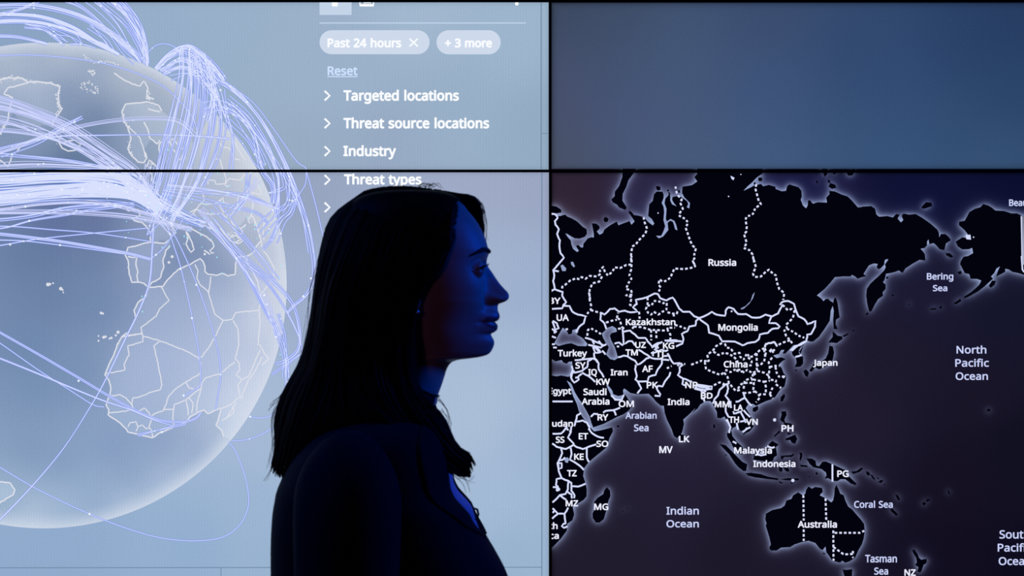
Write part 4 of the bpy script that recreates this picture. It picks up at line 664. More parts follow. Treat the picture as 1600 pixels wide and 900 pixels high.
def globe(parent, rect, depth):
    """the part of the globe's disc that one display shows, as rows of a fine net"""
    y0 = max(rect[1], GY - GR + 0.02); y1 = min(rect[3], GY + GR - 0.02)
    ny = int((y1 - y0) / 2) + 2; nx = 420
    # rows crowd together near the pole so the rim stays round
    t = np.linspace(0, 1, ny)
    yy = y0 + (y1 - y0) * (t ** 1.6 if y0 > rect[1] else 1 - (1 - t) ** 1.6)
    half = np.sqrt(np.maximum(GR ** 2 - (yy - GY) ** 2, 0))
    u = np.linspace(-1, 1, nx)
    X = np.maximum(GX + half[:, None] * u[None], rect[0]); Y = np.repeat(yy[:, None], nx, 1)
    V = np.stack([wx(X), np.full(X.shape, -depth), wz(Y)], -1).reshape(-1, 3)
    i = np.arange(nx * ny).reshape(ny, nx)
    F = np.stack([i[1:, :-1], i[1:, 1:], i[:-1, 1:], i[:-1, :-1]], -1).reshape(-1, 4)
    return obj('globe', V, F.tolist(), M_GLOBE, parent, cols=lin(np.clip(globe_colour(X, Y), 0, 255)).reshape(-1, 3))



FRAMES.update({'A': (0, 0), 'B': (0, 260), 'D': (0, 520)})


def gtrace(s):
    out = []; o = (0, 0)
    for tok in s.split():
        if tok.endswith(':'): o = {'A:': (0, 0), 'B:': (0, 260), 'D:': (0, 520)}[tok]
        else:
            x, y = tok.split(','); out.append((o[0] + float(x) / 3.2, o[1] + float(y) / 3.2))
    return out


COAST = [gtrace(s) for s in (
    'B: 850,365 820,385 750,378 690,395 640,405 625,440 640,470 645,530 660,580 700,580 720,585 745,605 760,580 800,560 820,500 815,470 830,420 850,395',
    'B: 640,450 670,455 685,450 680,490 690,530 685,545 690,578', 'B: 750,378 755,340 735,305 710,280 670,270 665,262 700,245 690,215 640,222', 'B: 640,222 632,214 650,205',
    'B: 745,605 800,600 815,600 840,565 860,545 900,510 950,490 1000,460 1015,475 1025,500 1025,525 1040,540 1080,545 1110,535 1140,548 1175,540 1180,480 1190,450 1230,450 1270,430 1280,400 1305,372 1290,320 1270,262 1255,245',
    'B: 745,605 730,650 690,680 670,720 680,760 660,800 640,830 610,850 590,890 D: 590,50 570,110 545,160 525,210 545,240 555,280 550,310 530,360 545,385 540,410 570,430 600,450 630,480 640,495 680,505 720,515 760,525 800,500 870,470 930,450 950,420 985,400 1020,385 1040,405 1080,385 1105,375 1100,405 1090,440 1080,460 1110,490 1120,520',
    'D: -560,560 -440,600 -300,640 -150,705 0,745 50,750 75,785 65,810 30,830 0,850 -120,910', 'A: 0,400 -120,420 -220,520 -160,600 -280,700 -420,760 -520,900 -600,980 -560,1060 -640,1120', 'A: 0,670 -60,720 -120,690', 'A: 0,800 -90,770',
    'A: 0,400 40,388 110,390 140,410 200,410 250,415 300,435 290,470 295,520 310,545 285,580 270,600 260,630', 'A: 65,490 20,470 40,440 80,430 130,415', 'A: 60,500 45,560 40,600 10,650 0,670', 'A: 100,740 60,780 40,835 20,815 0,800',
    'A: 295,710 310,740 340,755 380,750 405,720 370,700 340,705 315,715', 'A: 570,365 620,400 660,420 700,430 720,405 740,440 735,480 770,495',
    'A: 610,555 630,520 680,515 740,510 790,525 810,555', 'A: 610,555 620,600 640,640 655,690 640,745 660,780 690,810 720,815 735,790 725,760', 'A: 800,790 795,745 800,715 830,700 845,675', 'A: 720,610 740,650 750,690 785,720',
    'A: 740,545 760,550 800,560', 'A: 735,835 745,800 770,820 790,840', 'A: 890,775 860,740 850,700 870,695 900,740 920,745 905,800', 'A: 870,840 890,800 930,790',
    'B: 700,30 740,20 760,40 760,70 790,95', 'B: 930,325 940,360 930,390 955,430 970,415 960,380 945,345 930,325', 'B: 895,310 940,300 990,330 1030,350 1060,375 1070,400 1050,420 1060,435 1070,430', 'B: 1020,420 1050,440 1030,425', 'B: 940,250 970,240 1010,290 1050,310 1100,325',
    'B: 1100,310 1130,345 1150,370 1190,385 1215,370 1180,345 1150,355', 'B: 1155,265 1165,290 1185,300 1205,310 1230,290', 'B: 1200,312 1215,330 1195,345 1170,330', 'B: 1260,235 1240,270 1250,285', 'B: 1180,380 1205,365')]
GLOBE_LAND = [COAST[4] + [(430, 340), (449, 440), (441, 540), (405, 640), (372, 690)] + COAST[5][::-1], COAST[0],
              [(234, 378), (236, 366), (230, 355), (222, 347), (208, 342), (219, 336), (230, 320), (240, 300), (250, 270), (290, 240), (330, 180), (395, 240), (430, 330), (402, 342), (398, 352), (385, 340), (362, 368), (372, 378), (352, 368), (345, 357), (325, 350), (300, 350), (280, 352), (265, 372), (258, 376)],
              [(191, 173), (197, 162), (215, 160), (240, 162), (262, 180), (300, 200), (300, 262), (262, 262), (250, 230), (236, 216), (225, 235), (227, 255), (215, 254), (203, 242), (205, 215), (194, 187)],
              [(-60, 120), (35, 122), (62, 128), (92, 135), (96, 168), (80, 195), (40, 200), (20, 175), (10, 200), (-60, 250)], COAST[10], COAST[6]]
globe(S_TL, R_TL, 0.0003)
globe(S_BL, R_BL, 0.0003)
CLUMPS = [gtrace(s) for s in (
    'A: 400,430 440,410 490,440 480,465 440,450 410,440', 'A: 440,350 480,360 465,375 445,360', 'A: 735,450 750,470 730,490 765,500', 'A: 0,405 40,385 110,392 140,412', 'A: 140,412 210,410 300,430', 'A: 290,440 285,520 300,545 270,600 250,610', 'A: 20,620 5,660 0,670', 'A: 420,280 440,300 560,315 600,330',
    'A: 612,555 618,600 640,640', 'A: 650,700 640,745 660,780', 'A: 740,830 760,810 775,830', 'A: 290,705 300,730', 'A: 590,790 585,800', 'B: 540,170 560,200 590,190 545,185', 'B: 780,80 740,100', 'B: 1140,350 1180,340 1200,350', 'B: 1130,330 1165,345', 'B: 1160,270 1190,300')]
BORDER = [gtrace(s) for s in (
    'B: 805,600 845,670 800,710 780,750 705,805 710,835', 'B: 610,850 710,835', 'B: 710,835 D: 715,15 830,50 940,95 990,122 1010,120 1050,65 1085,0 B: 1115,770', 'D: 610,20 710,5', 'D: 715,15 715,45 640,65 645,110 620,160 625,185 530,205',
    'D: 795,45 770,65 790,150 810,260 800,285 760,295 700,320 665,325 660,360 670,385', 'B: 975,490 990,520 985,560 1000,590 1040,625 1050,660 1075,740 1115,770 1160,765 1180,730 1295,720', 'B: 1055,550 1050,590 1045,630', 'B: 1165,770 1190,810 1195,890 D: 1195,60 1175,130 1195,150 1200,185 1180,210 1210,235 1190,260 1200,320 1150,360 1105,380',
    'B: 1230,455 1250,500 1290,580 1305,650 1295,720 1300,780 1290,890 D: 1300,60 1320,100 1345,130', 'B: 1305,372 1310,410 1340,450 1372,510 1365,565 1320,620 1295,650', 'D: 1175,145 1130,180 1100,205 1060,215 1030,225 1010,250 1000,300 985,350 985,395', 'D: 990,122 1005,150 1000,205 930,245 880,280 845,315 830,360 815,390 770,405 755,420',
    'D: 930,245 945,275 975,285 1000,260', 'D: 870,465 865,420 870,360 930,335 940,380 940,412', 'D: 945,325 965,350 960,402', 'D: 930,335 960,310 985,290 1000,280', 'D: 555,315 600,310 630,325 660,360 665,385 690,395 720,375 745,400 760,430 745,470 760,490 765,525',
    'D: 640,470 650,450 680,445 690,470 680,492', 'D: 690,470 710,460 730,480 745,475', 'D: 545,400 600,395 665,385', 'D: 1110,440 1170,400 1165,365', 'D: 1300,85 1260,180 1245,215 1210,235', 'D: 1310,120 1270,200 1240,240 1220,290 1205,330', 'D: 1130,430 1180,350', 'D: 1345,130 1310,160', 'D: 820,385 870,380',
    'A: 640,630 670,660 700,690 720,750 728,790', 'A: 785,720 800,700', 'A: 1085,795 1100,800 1115,850', 'A: 1085,795 1060,800', 'A: 1095,700 1110,735 1145,740 1160,760 1165,790 1200,800', 'A: 1170,700 1200,760 1225,800', 'B: 1040,90 1040,70 1075,70 1080,90 1130,85 1145,60 1200,70 1225,40', 'B: 1120,30 1130,60 1125,95 1145,100', 'B: 1190,150 1185,200 1160,240 1130,250',
    'B: 1015,130 1020,170 1005,185 1030,190 1080,185 1105,165 1115,155 1120,180 1150,190', 'B: 1005,185 985,210 950,230', 'B: 1260,130 1265,200 1255,240', 'B: 1260,130 1310,145 1290,90', 'B: 950,250 985,215 1010,230 1060,240 1110,235 1130,260', 'B: 1105,165 1100,200 1120,230', 'B: 855,170 850,215 870,240 850,290 880,330 850,360', 'B: 900,290 920,250 880,240',
    'B: 1270,262 1290,315 1305,372', 'B: 1320,285 1355,280 1345,270', 'B: 1320,285 1315,330 1320,370')]
M_COAST = emit('pale_coastline', (222, 224, 234))
rnd = random.Random(11)
for S_, R_ in ((S_TL, R_TL), (S_BL, R_BL)):
    rnd.seed(11)
    d = Draw()
    for i, p in enumerate(COAST + BORDER):
        q = [p[0]]
        for a, b in zip(p[:-1], p[1:]):
            L = math.hypot(b[0] - a[0], b[1] - a[1]); n = max(1, int(L / 3.5))
            for k in range(1, n + 1):
                t = k / n; j = 0.55 if k < n else 0.2
                q.append((a[0] + (b[0] - a[0]) * t + rnd.uniform(-j, j), a[1] + (b[1] - a[1]) * t + rnd.uniform(-j, j)))
        d.ribbon(q, 2.1 if i < len(COAST) else 1.75)
    for p in CLUMPS:
        for a, b in zip(p[:-1], p[1:]):
            n = int(math.hypot(b[0] - a[0], b[1] - a[1]) / 1.6) + 1
            for k in range(n):
                t = k / n
                d.disc(a[0] + (b[0] - a[0]) * t + rnd.gauss(0, 1.5), a[1] + (b[1] - a[1]) * t + rnd.gauss(0, 1.5), rnd.uniform(0.6, 1.4), 6)
    for x, y, r in ((75, 444.5, 3), (78, 444, 2.2), (83, 442.5, 1.5), (95, 451, 2.8), (98, 453, 1.5), (99, 457, 1.3), (158, 489, 2.2), (161, 490, 1.7), (184.5, 519, 2.6), (181, 524, 1.8), (162, 527, 2.4), (165, 526, 2), (174, 528, 2), (154, 525, 1.4), (154, 532.5, 1.6), (171, 529, 1.5),
                    (269, 401, 2.4), (264, 410, 2.2), (320, 397, 2)):
        d.disc(x, y, r, 8)
    pattern(d.build('coastline', M_COAST, S_, R_, 0.0005))

# attack arcs: (points, number of strands, spread at start, spread at end)
ARCS = [
    ([(-60, 22), (0, 24), (60, 27), (110, 42), (150, 66), (186, 86)], 14, 10, 4), ([(-60, 40), (0, 33), (50, 34), (100, 45), (150, 65), (184, 84)], 16, 6, 4), ([(-60, 16), (0, 10), (60, 10), (120, 24), (170, 50), (205, 78), (222, 96)], 9, 7, 5),
    ([(40, -20), (90, -5), (130, 8), (170, 42), (195, 75), (215, 95)], 6, 14, 6), ([(90, -30), (140, -14), (175, 8), (205, 36), (222, 70), (229, 100)], 12, 26, 5), ([(130, -16), (165, -8), (195, 18), (218, 55), (229, 85), (231, 103)], 8, 14, 2),
    ([(-60, 58), (0, 56), (30, 58), (60, 65), (74, 69)], 5, 3, 2), ([(40, 36), (70, 44), (90, 58), (103, 69)], 5, 6, 8), ([(80, 44), (110, 56), (124, 72)], 3, 10, 6), ([(0, 25), (30, 16), (60, 2), (75, -8)], 4, 4, 8), ([(110, 69), (130, 69), (150, 74)], 2, 2, 2), ([(140, 40), (165, 60), (178, 82)], 4, 16, 6),
    ([(231, 82), (244, 71), (258, 68.5), (272, 73), (284, 84)], 1, 0, 0),
    ([(243, 108), (262, 88), (285, 76), (305, 82), (325, 105), (342, 128)], 12, 3, 10), ([(245, 108), (270, 84), (292, 72), (312, 82), (335, 104), (350, 126)], 6, 3, 5), ([(250, 110), (280, 93), (305, 100), (325, 125), (335, 150), (325, 190)], 7, 4, 14), ([(255, 114), (280, 104), (300, 108), (320, 128), (340, 155), (352, 185)], 5, 6, 8),
    ([(265, 118), (290, 112), (310, 120)], 3, 8, 8),
    ([(284, 78), (284, 120), (274, 170), (262, 215), (248, 275), (240, 310)], 7, 4, 9), ([(294, 80), (296, 130), (290, 180), (276, 235), (262, 290), (240, 340)], 9, 6, 14), ([(306, 84), (312, 130), (310, 175), (298, 230), (282, 280), (262, 330)], 9, 8, 12), ([(322, 96), (332, 140), (332, 190), (322, 240), (306, 290), (270, 345)], 7, 9, 10), ([(332, 118), (344, 150), (348, 200), (336, 250), (316, 292)], 4, 8, 6), ([(345, 140), (350, 175), (360, 215), (358, 265)], 3, 6, 6),
    ([(340, 124), (375, 146), (410, 185), (440, 235), (462, 285), (480, 340), (490, 395)], 3, 4, 8), ([(350, 128), (395, 160), (430, 205), (462, 250), (478, 262)], 1, 0, 0), ([(345, 126), (390, 165), (425, 215), (450, 265), (462, 300), (455, 330), (440, 345), (424, 376)], 4, 4, 8), ([(352, 160), (385, 185), (415, 228), (432, 268), (436, 300), (433, 340)], 6, 10, 9), ([(360, 160), (395, 205), (408, 262), (425, 290), (425, 318)], 4, 8, 6), ([(320, 170), (345, 165), (380, 185), (420, 235), (440, 275)], 3, 10, 6),
    ([(355, 190), (385, 220), (402, 250), (410, 262)], 3, 6, 4), ([(370, 180), (392, 225), (412, 258)], 2, 8, 6),
    ([(478, 262), (478, 285), (470, 300), (458, 315), (440, 330)], 1, 0, 0), ([(440, 262), (462, 305), (480, 350), (490, 400), (491, 430), (485, 452), (473, 467), (460, 477), (449, 489)], 3, 4, 1.5), ([(478, 265), (492, 315), (504, 365), (508, 380)], 1, 0, 0), ([(440, 268), (445, 292), (430, 300), (420, 304)], 2, 4, 4), ([(438, 330), (448, 312), (446, 280)], 3, 5, 6),
    ([(-80, 148), (0, 158), (60, 178), (110, 200), (165, 235), (215, 272), (238, 312)], 12, 9, 10), ([(-80, 170), (0, 172), (70, 192), (130, 225), (180, 262), (225, 308)], 9, 10, 8), ([(-80, 185), (0, 190), (60, 210), (120, 235), (175, 268)], 6, 12, 8), ([(-80, 240), (0, 236), (60, 215), (120, 198), (180, 188), (240, 185), (280, 190), (305, 212)], 4, 6, 3), ([(-60, 248), (20, 228), (90, 214), (160, 212), (240, 211), (310, 213), (360, 217)], 2, 6, 1),
    ([(-80, 240), (0, 240), (40, 243), (110, 250), (170, 262)], 3, 4, 3), ([(-80, 262), (0, 258), (60, 256), (140, 260), (190, 264)], 7, 8, 4), ([(-60, 205), (20, 206), (90, 220), (160, 252), (200, 275)], 6, 8, 8), ([(0, 240), (60, 222), (100, 200), (130, 185)], 3, 6, 4),
    ([(-80, 310), (0, 306), (80, 297), (150, 292), (200, 300), (245, 320)], 42, 11, 8), ([(-80, 292), (0, 288), (90, 282), (170, 284), (215, 300), (250, 325)], 26, 14, 8), ([(-80, 316), (0, 312), (90, 304), (170, 304), (215, 312), (248, 332)], 22, 8, 8), ([(-80, 276), (0, 276), (80, 272), (150, 272), (200, 282), (240, 310)], 14, 7, 8), ([(170, 274), (200, 278), (230, 298), (255, 325)], 16, 12, 8), ([(190, 290), (220, 296), (250, 315), (285, 335), (320, 352)], 14, 12, 10), ([(-60, 328), (0, 326), (60, 318), (120, 315), (180, 320), (240, 335)], 7, 5, 5),
    ([(-80, 334), (0, 333), (100, 333), (180, 337), (240, 345), (300, 358)], 8, 3, 5), ([(-60, 345), (0, 342), (50, 336), (100, 325), (160, 320), (210, 320)], 3, 4, 3), ([(-20, 357), (10, 354), (50, 343), (100, 335), (140, 328), (190, 322)], 2, 2, 3), ([(-40, 353), (20, 354), (80, 359), (150, 365), (235, 378)], 2, 1.5, 1.5), ([(-40, 364), (0, 366), (60, 373), (110, 380), (195, 395), (235, 405)], 3, 3, 1.5), ([(-40, 375), (30, 376), (90, 382), (195, 396)], 2, 2, 1.5), ([(-40, 388), (0, 384), (60, 374), (145, 365), (230, 357)], 2, 2, 1),
    ([(235, 405), (255, 388), (275, 360), (285, 345)], 1, 0, 0), ([(240, 350), (238, 390), (234, 440), (220, 480), (195, 532), (165, 594), (140, 638), (100, 700), (50, 760), (0, 812), (-40, 850)], 2, 1.5, 1.5), ([(230, 320), (250, 345), (268, 368)], 5, 8, 6),
    ([(262, 355), (272, 385), (283, 420), (298, 485), (308, 535), (313, 570), (313, 600), (302, 610), (285, 620)], 1, 0, 0), ([(268, 358), (285, 392), (310, 450), (335, 525), (345, 580), (340, 620), (337, 640)], 1, 0, 0),
    ([(-40, 497), (0, 519), (60, 553), (120, 588), (165, 615), (210, 640), (250, 656), (285, 659), (305, 654), (314, 645)], 2, 1.2, 1.5), ([(-40, 510), (0, 536), (60, 578), (110, 610), (145, 632), (163, 636)], 1, 0, 0), ([(-40, 545), (0, 560), (60, 584), (110, 605), (160, 625), (205, 640), (240, 655), (270, 664)], 2, 1.2, 2), ([(215, 680), (250, 672), (290, 662)], 2, 3, 3),
    ([(-40, 705), (0, 730), (60, 765), (140, 803), (200, 826), (250, 840), (300, 845), (345, 840), (373, 822), (387, 795), (388, 770), (381, 738), (368, 705), (357, 690)], 1, 0, 0),
    ([(388, 651), (405, 653), (420, 651), (432, 645)], 1, 0, 0), ([(362, 689), (385, 687), (408, 679), (432, 665)], 1, 0, 0),
    ([(262, 290), (310, 294), (360, 302), (400, 314), (430, 325)], 5, 4, 4), ([(255, 300), (300, 310), (350, 322), (400, 334), (418, 348)], 2, 6, 2), ([(300, 300), (340, 300), (390, 305), (438, 326)], 2, 4, 4), ([(325, 350), (345, 372), (372, 405), (392, 440), (415, 485), (432, 515), (446, 560), (446, 590)], 3, 5, 5), ([(330, 345), (360, 382), (390, 412), (425, 440), (455, 475), (466, 515), (464, 545), (445, 562), (430, 567)], 3, 6, 4), ([(380, 410), (420, 445), (455, 500), (472, 545), (460, 560), (425, 585)], 2, 4, 3),
    ([(312, 328), (345, 368), (385, 420), (418, 475), (436, 525)], 6, 9, 9), ([(335, 322), (362, 352), (398, 395), (432, 440)], 3, 8, 6), ([(365, 330), (390, 300), (404, 280)], 4, 5, 8), ([(355, 336), (385, 310), (392, 270)], 3, 6, 6), ([(410, 390), (428, 372), (436, 352)], 2, 4, 4), ([(405, 365), (425, 345), (438, 330)], 3, 8, 8),
    ([(435, 490), (445, 530), (446, 590), (447, 620)], 2, 3, 2), ([(447, 560), (452, 590), (456, 600)], 1, 0, 0),
    ([(270, 320), (250, 340), (235, 370)], 3, 12, 6), ([(240, 260), (232, 290), (245, 330), (270, 352)], 8, 12, 8), ([(300, 262), (285, 300), (268, 350)], 5, 12, 6),
    ([(-40, 88), (0, 87), (50, 86), (120, 92), (170, 101), (220, 117), (262, 140), (300, 182), (310, 215)], 1, 0, 0)]
M_HALO = emit('blue_arc_edge', (118, 144, 240))
M_DEEP = emit('deep_blue_arc_edge', (84, 126, 226))
M_CORE = emit('white_blue_arc', (216, 224, 253))
M_FAINT = emit('lilac_arc', (176, 184, 246))
M_SPARK = emit('white_arc_spark', (236, 246, 255))
M_CYAN = emit('cyan_city_dot', (160, 232, 250))


def strands():
    r = random.Random(7)
    for pts, n, s0, s1 in ARCS:
        if pts[0][0] < 0:         # carries on over the far side of the globe, left of the picture
            (ax, ay), (bx, by) = pts[0], pts[1]
            k = (by - ay) / max(bx - ax, 1)
            pts = [(ax - 190, ay + 58 - k * 120), (ax - 110, ay + 18 - k * 90), (ax - 45, ay - k * 40)] + list(pts)
        base = smooth_line(pts, 9)
        m = len(base)
        for k in range(n):
            a = (r.gauss(0, 0.55) if n > 3 else (k - (n - 1) / 2)); b = (r.gauss(0, 0.55) if n > 3 else (k - (n - 1) / 2) * r.choice((1, -1)))
            bow = r.gauss(0, 0.35) * (s0 + s1) * 0.5 if n > 1 else 0
            q = []
            for i, p in enumerate(base):
                t = i / (m - 1)
                o = a * s0 * (1 - t) + b * s1 * t + bow * math.sin(math.pi * t)
                u = base[min(i + 1, m - 1)] - base[max(i - 1, 0)]
                l = math.hypot(*u) or 1
                q.append((p[0] - u[1] / l * o, p[1] + u[0] / l * o))
            yield q, n, r


for S_, R_ in ((S_TL, R_TL), (S_BL, R_BL)):
    halo, deep, core, faint, spark, cyan = Draw(), Draw(), Draw(), Draw(), Draw(), Draw()
    for q, n, r in strands():
        inside_globe = sum(math.hypot(x - GX, y - GY) < GR for x, y in q) / len(q)
        if n > 12:
            deep.ribbon(q, 2.3); core.ribbon(q, r.choice((0.8, 1.0, 1.2)))
        elif (inside_globe > 0.8 and n >= 4) or (inside_globe > 0.7 and n == 1 and q[0][1] < 120):
            faint.ribbon(q, 1.2); core.ribbon(q, 0.45)
        else:
            halo.ribbon(q, 2.3); core.ribbon(q, 0.95)
        if r.random() < 0.35:
            x, y = q[r.randrange(len(q))]; spark.disc(x, y, r.uniform(0.9, 1.7), 8)
    r = random.Random(3)
    for k in range(90):
        x, y = r.gauss(310, 60), r.gauss(330, 45)
        if math.hypot(x - GX, y - GY) < GR - 6 and y < 400: cyan.disc(x, y, r.uniform(0.7, 1.3), 6)
    for x, y in ((347, 427), (339, 402), (440, 415), (436, 434), (398, 352), (398, 358), (222, 463), (223, 487), (438, 554)): cyan.disc(x, y, 1.3, 6)
    for x, y in ((300, 497), (282, 420), (307, 445), (413, 461), (46, 345), (94, 383), (40, 323), (16, 382), (123, 595), (287, 618), (253, 675), (140, 803), (486, 435), (474, 463), (450, 597), (391, 651)): spark.disc(x, y, 1.8, 8)
    pattern(deep.build('arc_edge_lines', M_DEEP, S_, R_, 0.0006))
    pattern(halo.build('arc_edge_lines', M_HALO, S_, R_, 0.0007))
    pattern(faint.build('arc_lines', M_FAINT, S_, R_, 0.0008))
    pattern(core.build('arc_lines', M_CORE, S_, R_, 0.0009))
    pattern(spark.build('arc_sparks', M_SPARK, S_, R_, 0.0011))
    pattern(cyan.build('city_dots', M_CYAN, S_, R_, 0.0010))

# the interface
M_UI = emit('white_lettering', (250, 252, 255))
M_LINK = emit('blue_link_lettering', (206, 226, 255))
M_PILL = emit('pale_chip', (206, 218, 236))
M_RULE = emit('pale_rule', (190, 210, 232))
M_GRID = emit('grey_blue_rule', (112, 138, 168))


def pill(d, x0, x1, y0, y1, r=None):
    r = r or (y1 - y0) / 2
    pts = []
    for cx, cy, a in ((x1 - r, y0 + r, -90), (x1 - r, y1 - r, 0), (x0 + r, y1 - r, 90), (x0 + r, y0 + r, 180)):
        for k in range(13):
            t = math.radians(a + 90 * k / 12); pts.append((cx + r * math.cos(t), cy + r * math.sin(t)))
    d.poly(pts)


d = Draw(); pill(d, 499.3, 671.2, 47.3, 84.7); d.build('filter_chip', M_PILL, S_TL, R_TL, 0.0004)
d = Draw(); pill(d, 682, 782.3, 47.3, 84.9); d.build('filter_chip', M_PILL, S_TL, R_TL, 0.0004)
d = Draw(); d.poly([(499.3, 0), (549.4, 0), (549.4, 23.4), (499.3, 23.4)]); d.build('tab', emit('pale_tab', (196, 212, 233)), S_TL, R_TL, 0.0004)
d = Draw(); d.poly([(499.3, 35.0), (821.5, 35.0), (821.5, 37.0), (499.3, 37.0)]); d.build('rule', M_RULE, S_TL, R_TL, 0.0004)
d = Draw()
d.poly([(518.5, 0), (528, 0), (528, 9), (526.5, 10.2), (520, 10.2), (518.5, 9)]); d.build('icon', M_UI, S_TL, R_TL, 0.0008)
d = Draw()
d.ribbon([(562.5, 0), (562.5, 8.7), (583.6, 8.7), (583.6, 0)], 3.0); d.poly([(562, 6.4), (584, 6.4), (584, 10.2), (562, 10.2)]); d.poly([(568, 3), (580, 3), (580, 5.2), (568, 5.2)]); d.build('icon', M_UI, S_TL, R_TL, 0.0008)
d = Draw()
d.disc(807.5, 5.8, 3.0, 14)
d.build('icon', M_UI, S_TL, R_TL, 0.0008)
d = Draw()
d.text('Past 24 hours', 'ui', 511.7, 627, 60, 74.3, 0.8); d.build('chip_text', M_UI, S_TL, R_TL, 0.0008)
d = Draw(); d.text('+ 3 more', 'ui', 695.1, 768.9, 60.3, 74.3, 0.85)
d.build('chip_text', M_UI, S_TL, R_TL, 0.0008)
d = Draw(); d.ribbon([(640, 60.5), (652.8, 72.6)], 2.4); d.ribbon([(652.8, 60.5), (640, 72.6)], 2.4)
d.build('icon', M_UI, S_TL, R_TL, 0.0008)
d = Draw(); d.text('Reset', 'ui', 511.9, 558.8, 103.7, 117.7, 0.55); d.poly([(511.7, 119), (558.6, 119), (558.6, 120.5), (511.7, 120.5)]); d.build('link_text', M_LINK, S_TL, R_TL, 0.0008)
d = Draw()
for t, x1, y0, y1 in (('Targeted locations', 717.2, 141, 157.6), ('Threat source locations', 764.5, 184.2, 200.8), ('Industry', 619, 227.7, 244.2)):
    d = Draw(); d.text(t, 'ui', 536.5, x1, y0, y1, 0.85); d.build('menu_text', M_UI, S_TL, R_TL, 0.0008)
d = Draw(); d.text('Threat types', 'ui', 537.5, 658.8, 272.2, 288.4, 0.85); d.build('menu_text', M_UI, S_BL, R_BL, 0.0008)
for S_, R_, ys in ((S_TL, R_TL, (149.6, 192.8, 236.2)), (S_BL, R_BL, (281, 324, 367))):
    for y in ys:
        d = Draw(); d.ribbon([(507.3, y - 7.4), (515.2, y), (507.3, y + 7.4)], 3.2); d.build('chevron', M_UI, S_, R_, 0.0008)
for S_, R_, x in ((S_TL, R_TL, 845.6), (S_BL, R_BL, 846.6)):
    d = Draw(); d.poly([(x - 0.8, 0), (x + 0.8, 0), (x + 0.8, 960), (x - 0.8, 960)])
    if S_ is S_TL: d.poly([(846, 208), (860, 208), (860, 209), (846, 209)])
    else:
        d.poly([(-340, 886.8), (846, 885.6), (846, 886.9), (-340, 888.2)]); d.poly([(344.6, 887), (345.8, 887), (345.8, 960), (344.6, 960)])
    d.build('layout_line', M_GRID, S_, R_, 0.0004)
# ------------------------------------------------------------------ the woman in front of the screens
def HP(px, py, dy=0.0):
    """point seen at (px, py) in the photograph, dy metres off the person's mid plane (minus = nearer)"""
    d = DIST + PY + dy
    s = d / (PXM * DIST)
    return np.array(((px - 800.0) * s, PY + dy, EYE + (450.0 - py) * s))


MX = lambda px: (px - 800.0) / WPX
MZ = lambda py: EYE + (450.0 - py) / WPX
MM = 0.001


def interp(tab, q, col):
    a = np.array(tab, float)
    return pchip(a[:, 0], a[:, col], q)


def pchip(x, y, q):
    """monotone cubic through the table"""
    x = np.asarray(x, float); y = np.asarray(y, float); q = np.clip(np.asarray(q, float), x[0], x[-1])
    h = np.diff(x); s = np.diff(y) / h
    m = np.zeros(len(x)); m[0], m[-1] = s[0], s[-1]
    for i in range(1, len(x) - 1):
        m[i] = 0 if s[i - 1] * s[i] <= 0 else 2 * s[i - 1] * s[i] / (s[i - 1] + s[i])
    k = np.clip(np.searchsorted(x, q, 'right') - 1, 0, len(x) - 2)
    t = (q - x[k]) / h[k]
    return (2 * t ** 3 - 3 * t ** 2 + 1) * y[k] + (t ** 3 - 2 * t ** 2 + t) * h[k] * m[k] + (-2 * t ** 3 + 3 * t ** 2) * y[k + 1] + (t ** 3 - t ** 2) * h[k] * m[k + 1]


# height, front, back (photograph pixels), half width (mm), roundness of the section
HEAD_TAB = [(297.5, 655, 625, 8, 2), (299, 675, 603, 22, 2), (303, 695, 583, 38, 2), (310, 711, 566, 50, 2), (320, 724, 552, 59, 2.05), (335, 737, 540, 66.5, 2.1), (355, 749, 531, 72, 2.2), (375, 757, 527, 74.5, 2.25),
            (392, 760, 526, 75.5, 2.3), (405, 758.5, 527, 75.5, 2.35), (420, 757, 529, 75.5, 2.4), (440, 757, 535, 74.5, 2.35), (460, 758, 544, 72, 2.25), (478, 761, 556, 69, 2.15), (495, 762, 570, 65.5, 2.05), (510, 761, 582, 62, 2.0),
            (525, 761, 591, 58, 1.95), (538, 762, 597, 53.5, 1.9), (548, 762, 600, 50, 1.85), (553, 758, 601, 48, 1.9), (556, 752, 601, 47.5, 1.95), (558.5, 743, 601, 47.5, 2), (560.5, 731, 600, 47.5, 2), (562.5, 717, 600, 48, 2),
            (566, 706, 599, 48.5, 2), (575, 699, 597, 49.5, 2), (590, 694, 592, 50.5, 2), (605, 689, 586, 52, 2), (620, 684, 578, 55, 2), (632, 683, 566, 63, 2)]
PROFILE = [(297.5, 655), (303, 695), (320, 724), (329, 731), (337, 738), (348, 746), (358.7, 752), (368, 756.5), (378.7, 760.3), (386.7, 762), (393.3, 763.3), (399, 762), (406.7, 760.6), (411, 760.8), (416.7, 763), (425.5, 769), (435.5, 775.5), (444.5, 782),
           (452, 788.8), (456.7, 793.2), (460, 795), (463, 795.5), (466.7, 794.5), (470, 791.5), (473, 785), (475, 779.5), (479, 777.8), (484.5, 777.9), (489, 779.6), (494.5, 781), (498, 780.3), (501.5, 777), (503, 773.5), (505.3, 775.7), (509, 777.8),
           (514.5, 777.2), (519, 772.5), (522, 767), (525.5, 767.9), (531, 770.6), (536.7, 771.6), (543, 770.3), (550, 766.7), (554, 762), (556, 757), (558, 749), (560.2, 733), (562.2, 717), (566, 706), (575, 699), (590, 694), (605, 689), (620, 684), (632, 683)]
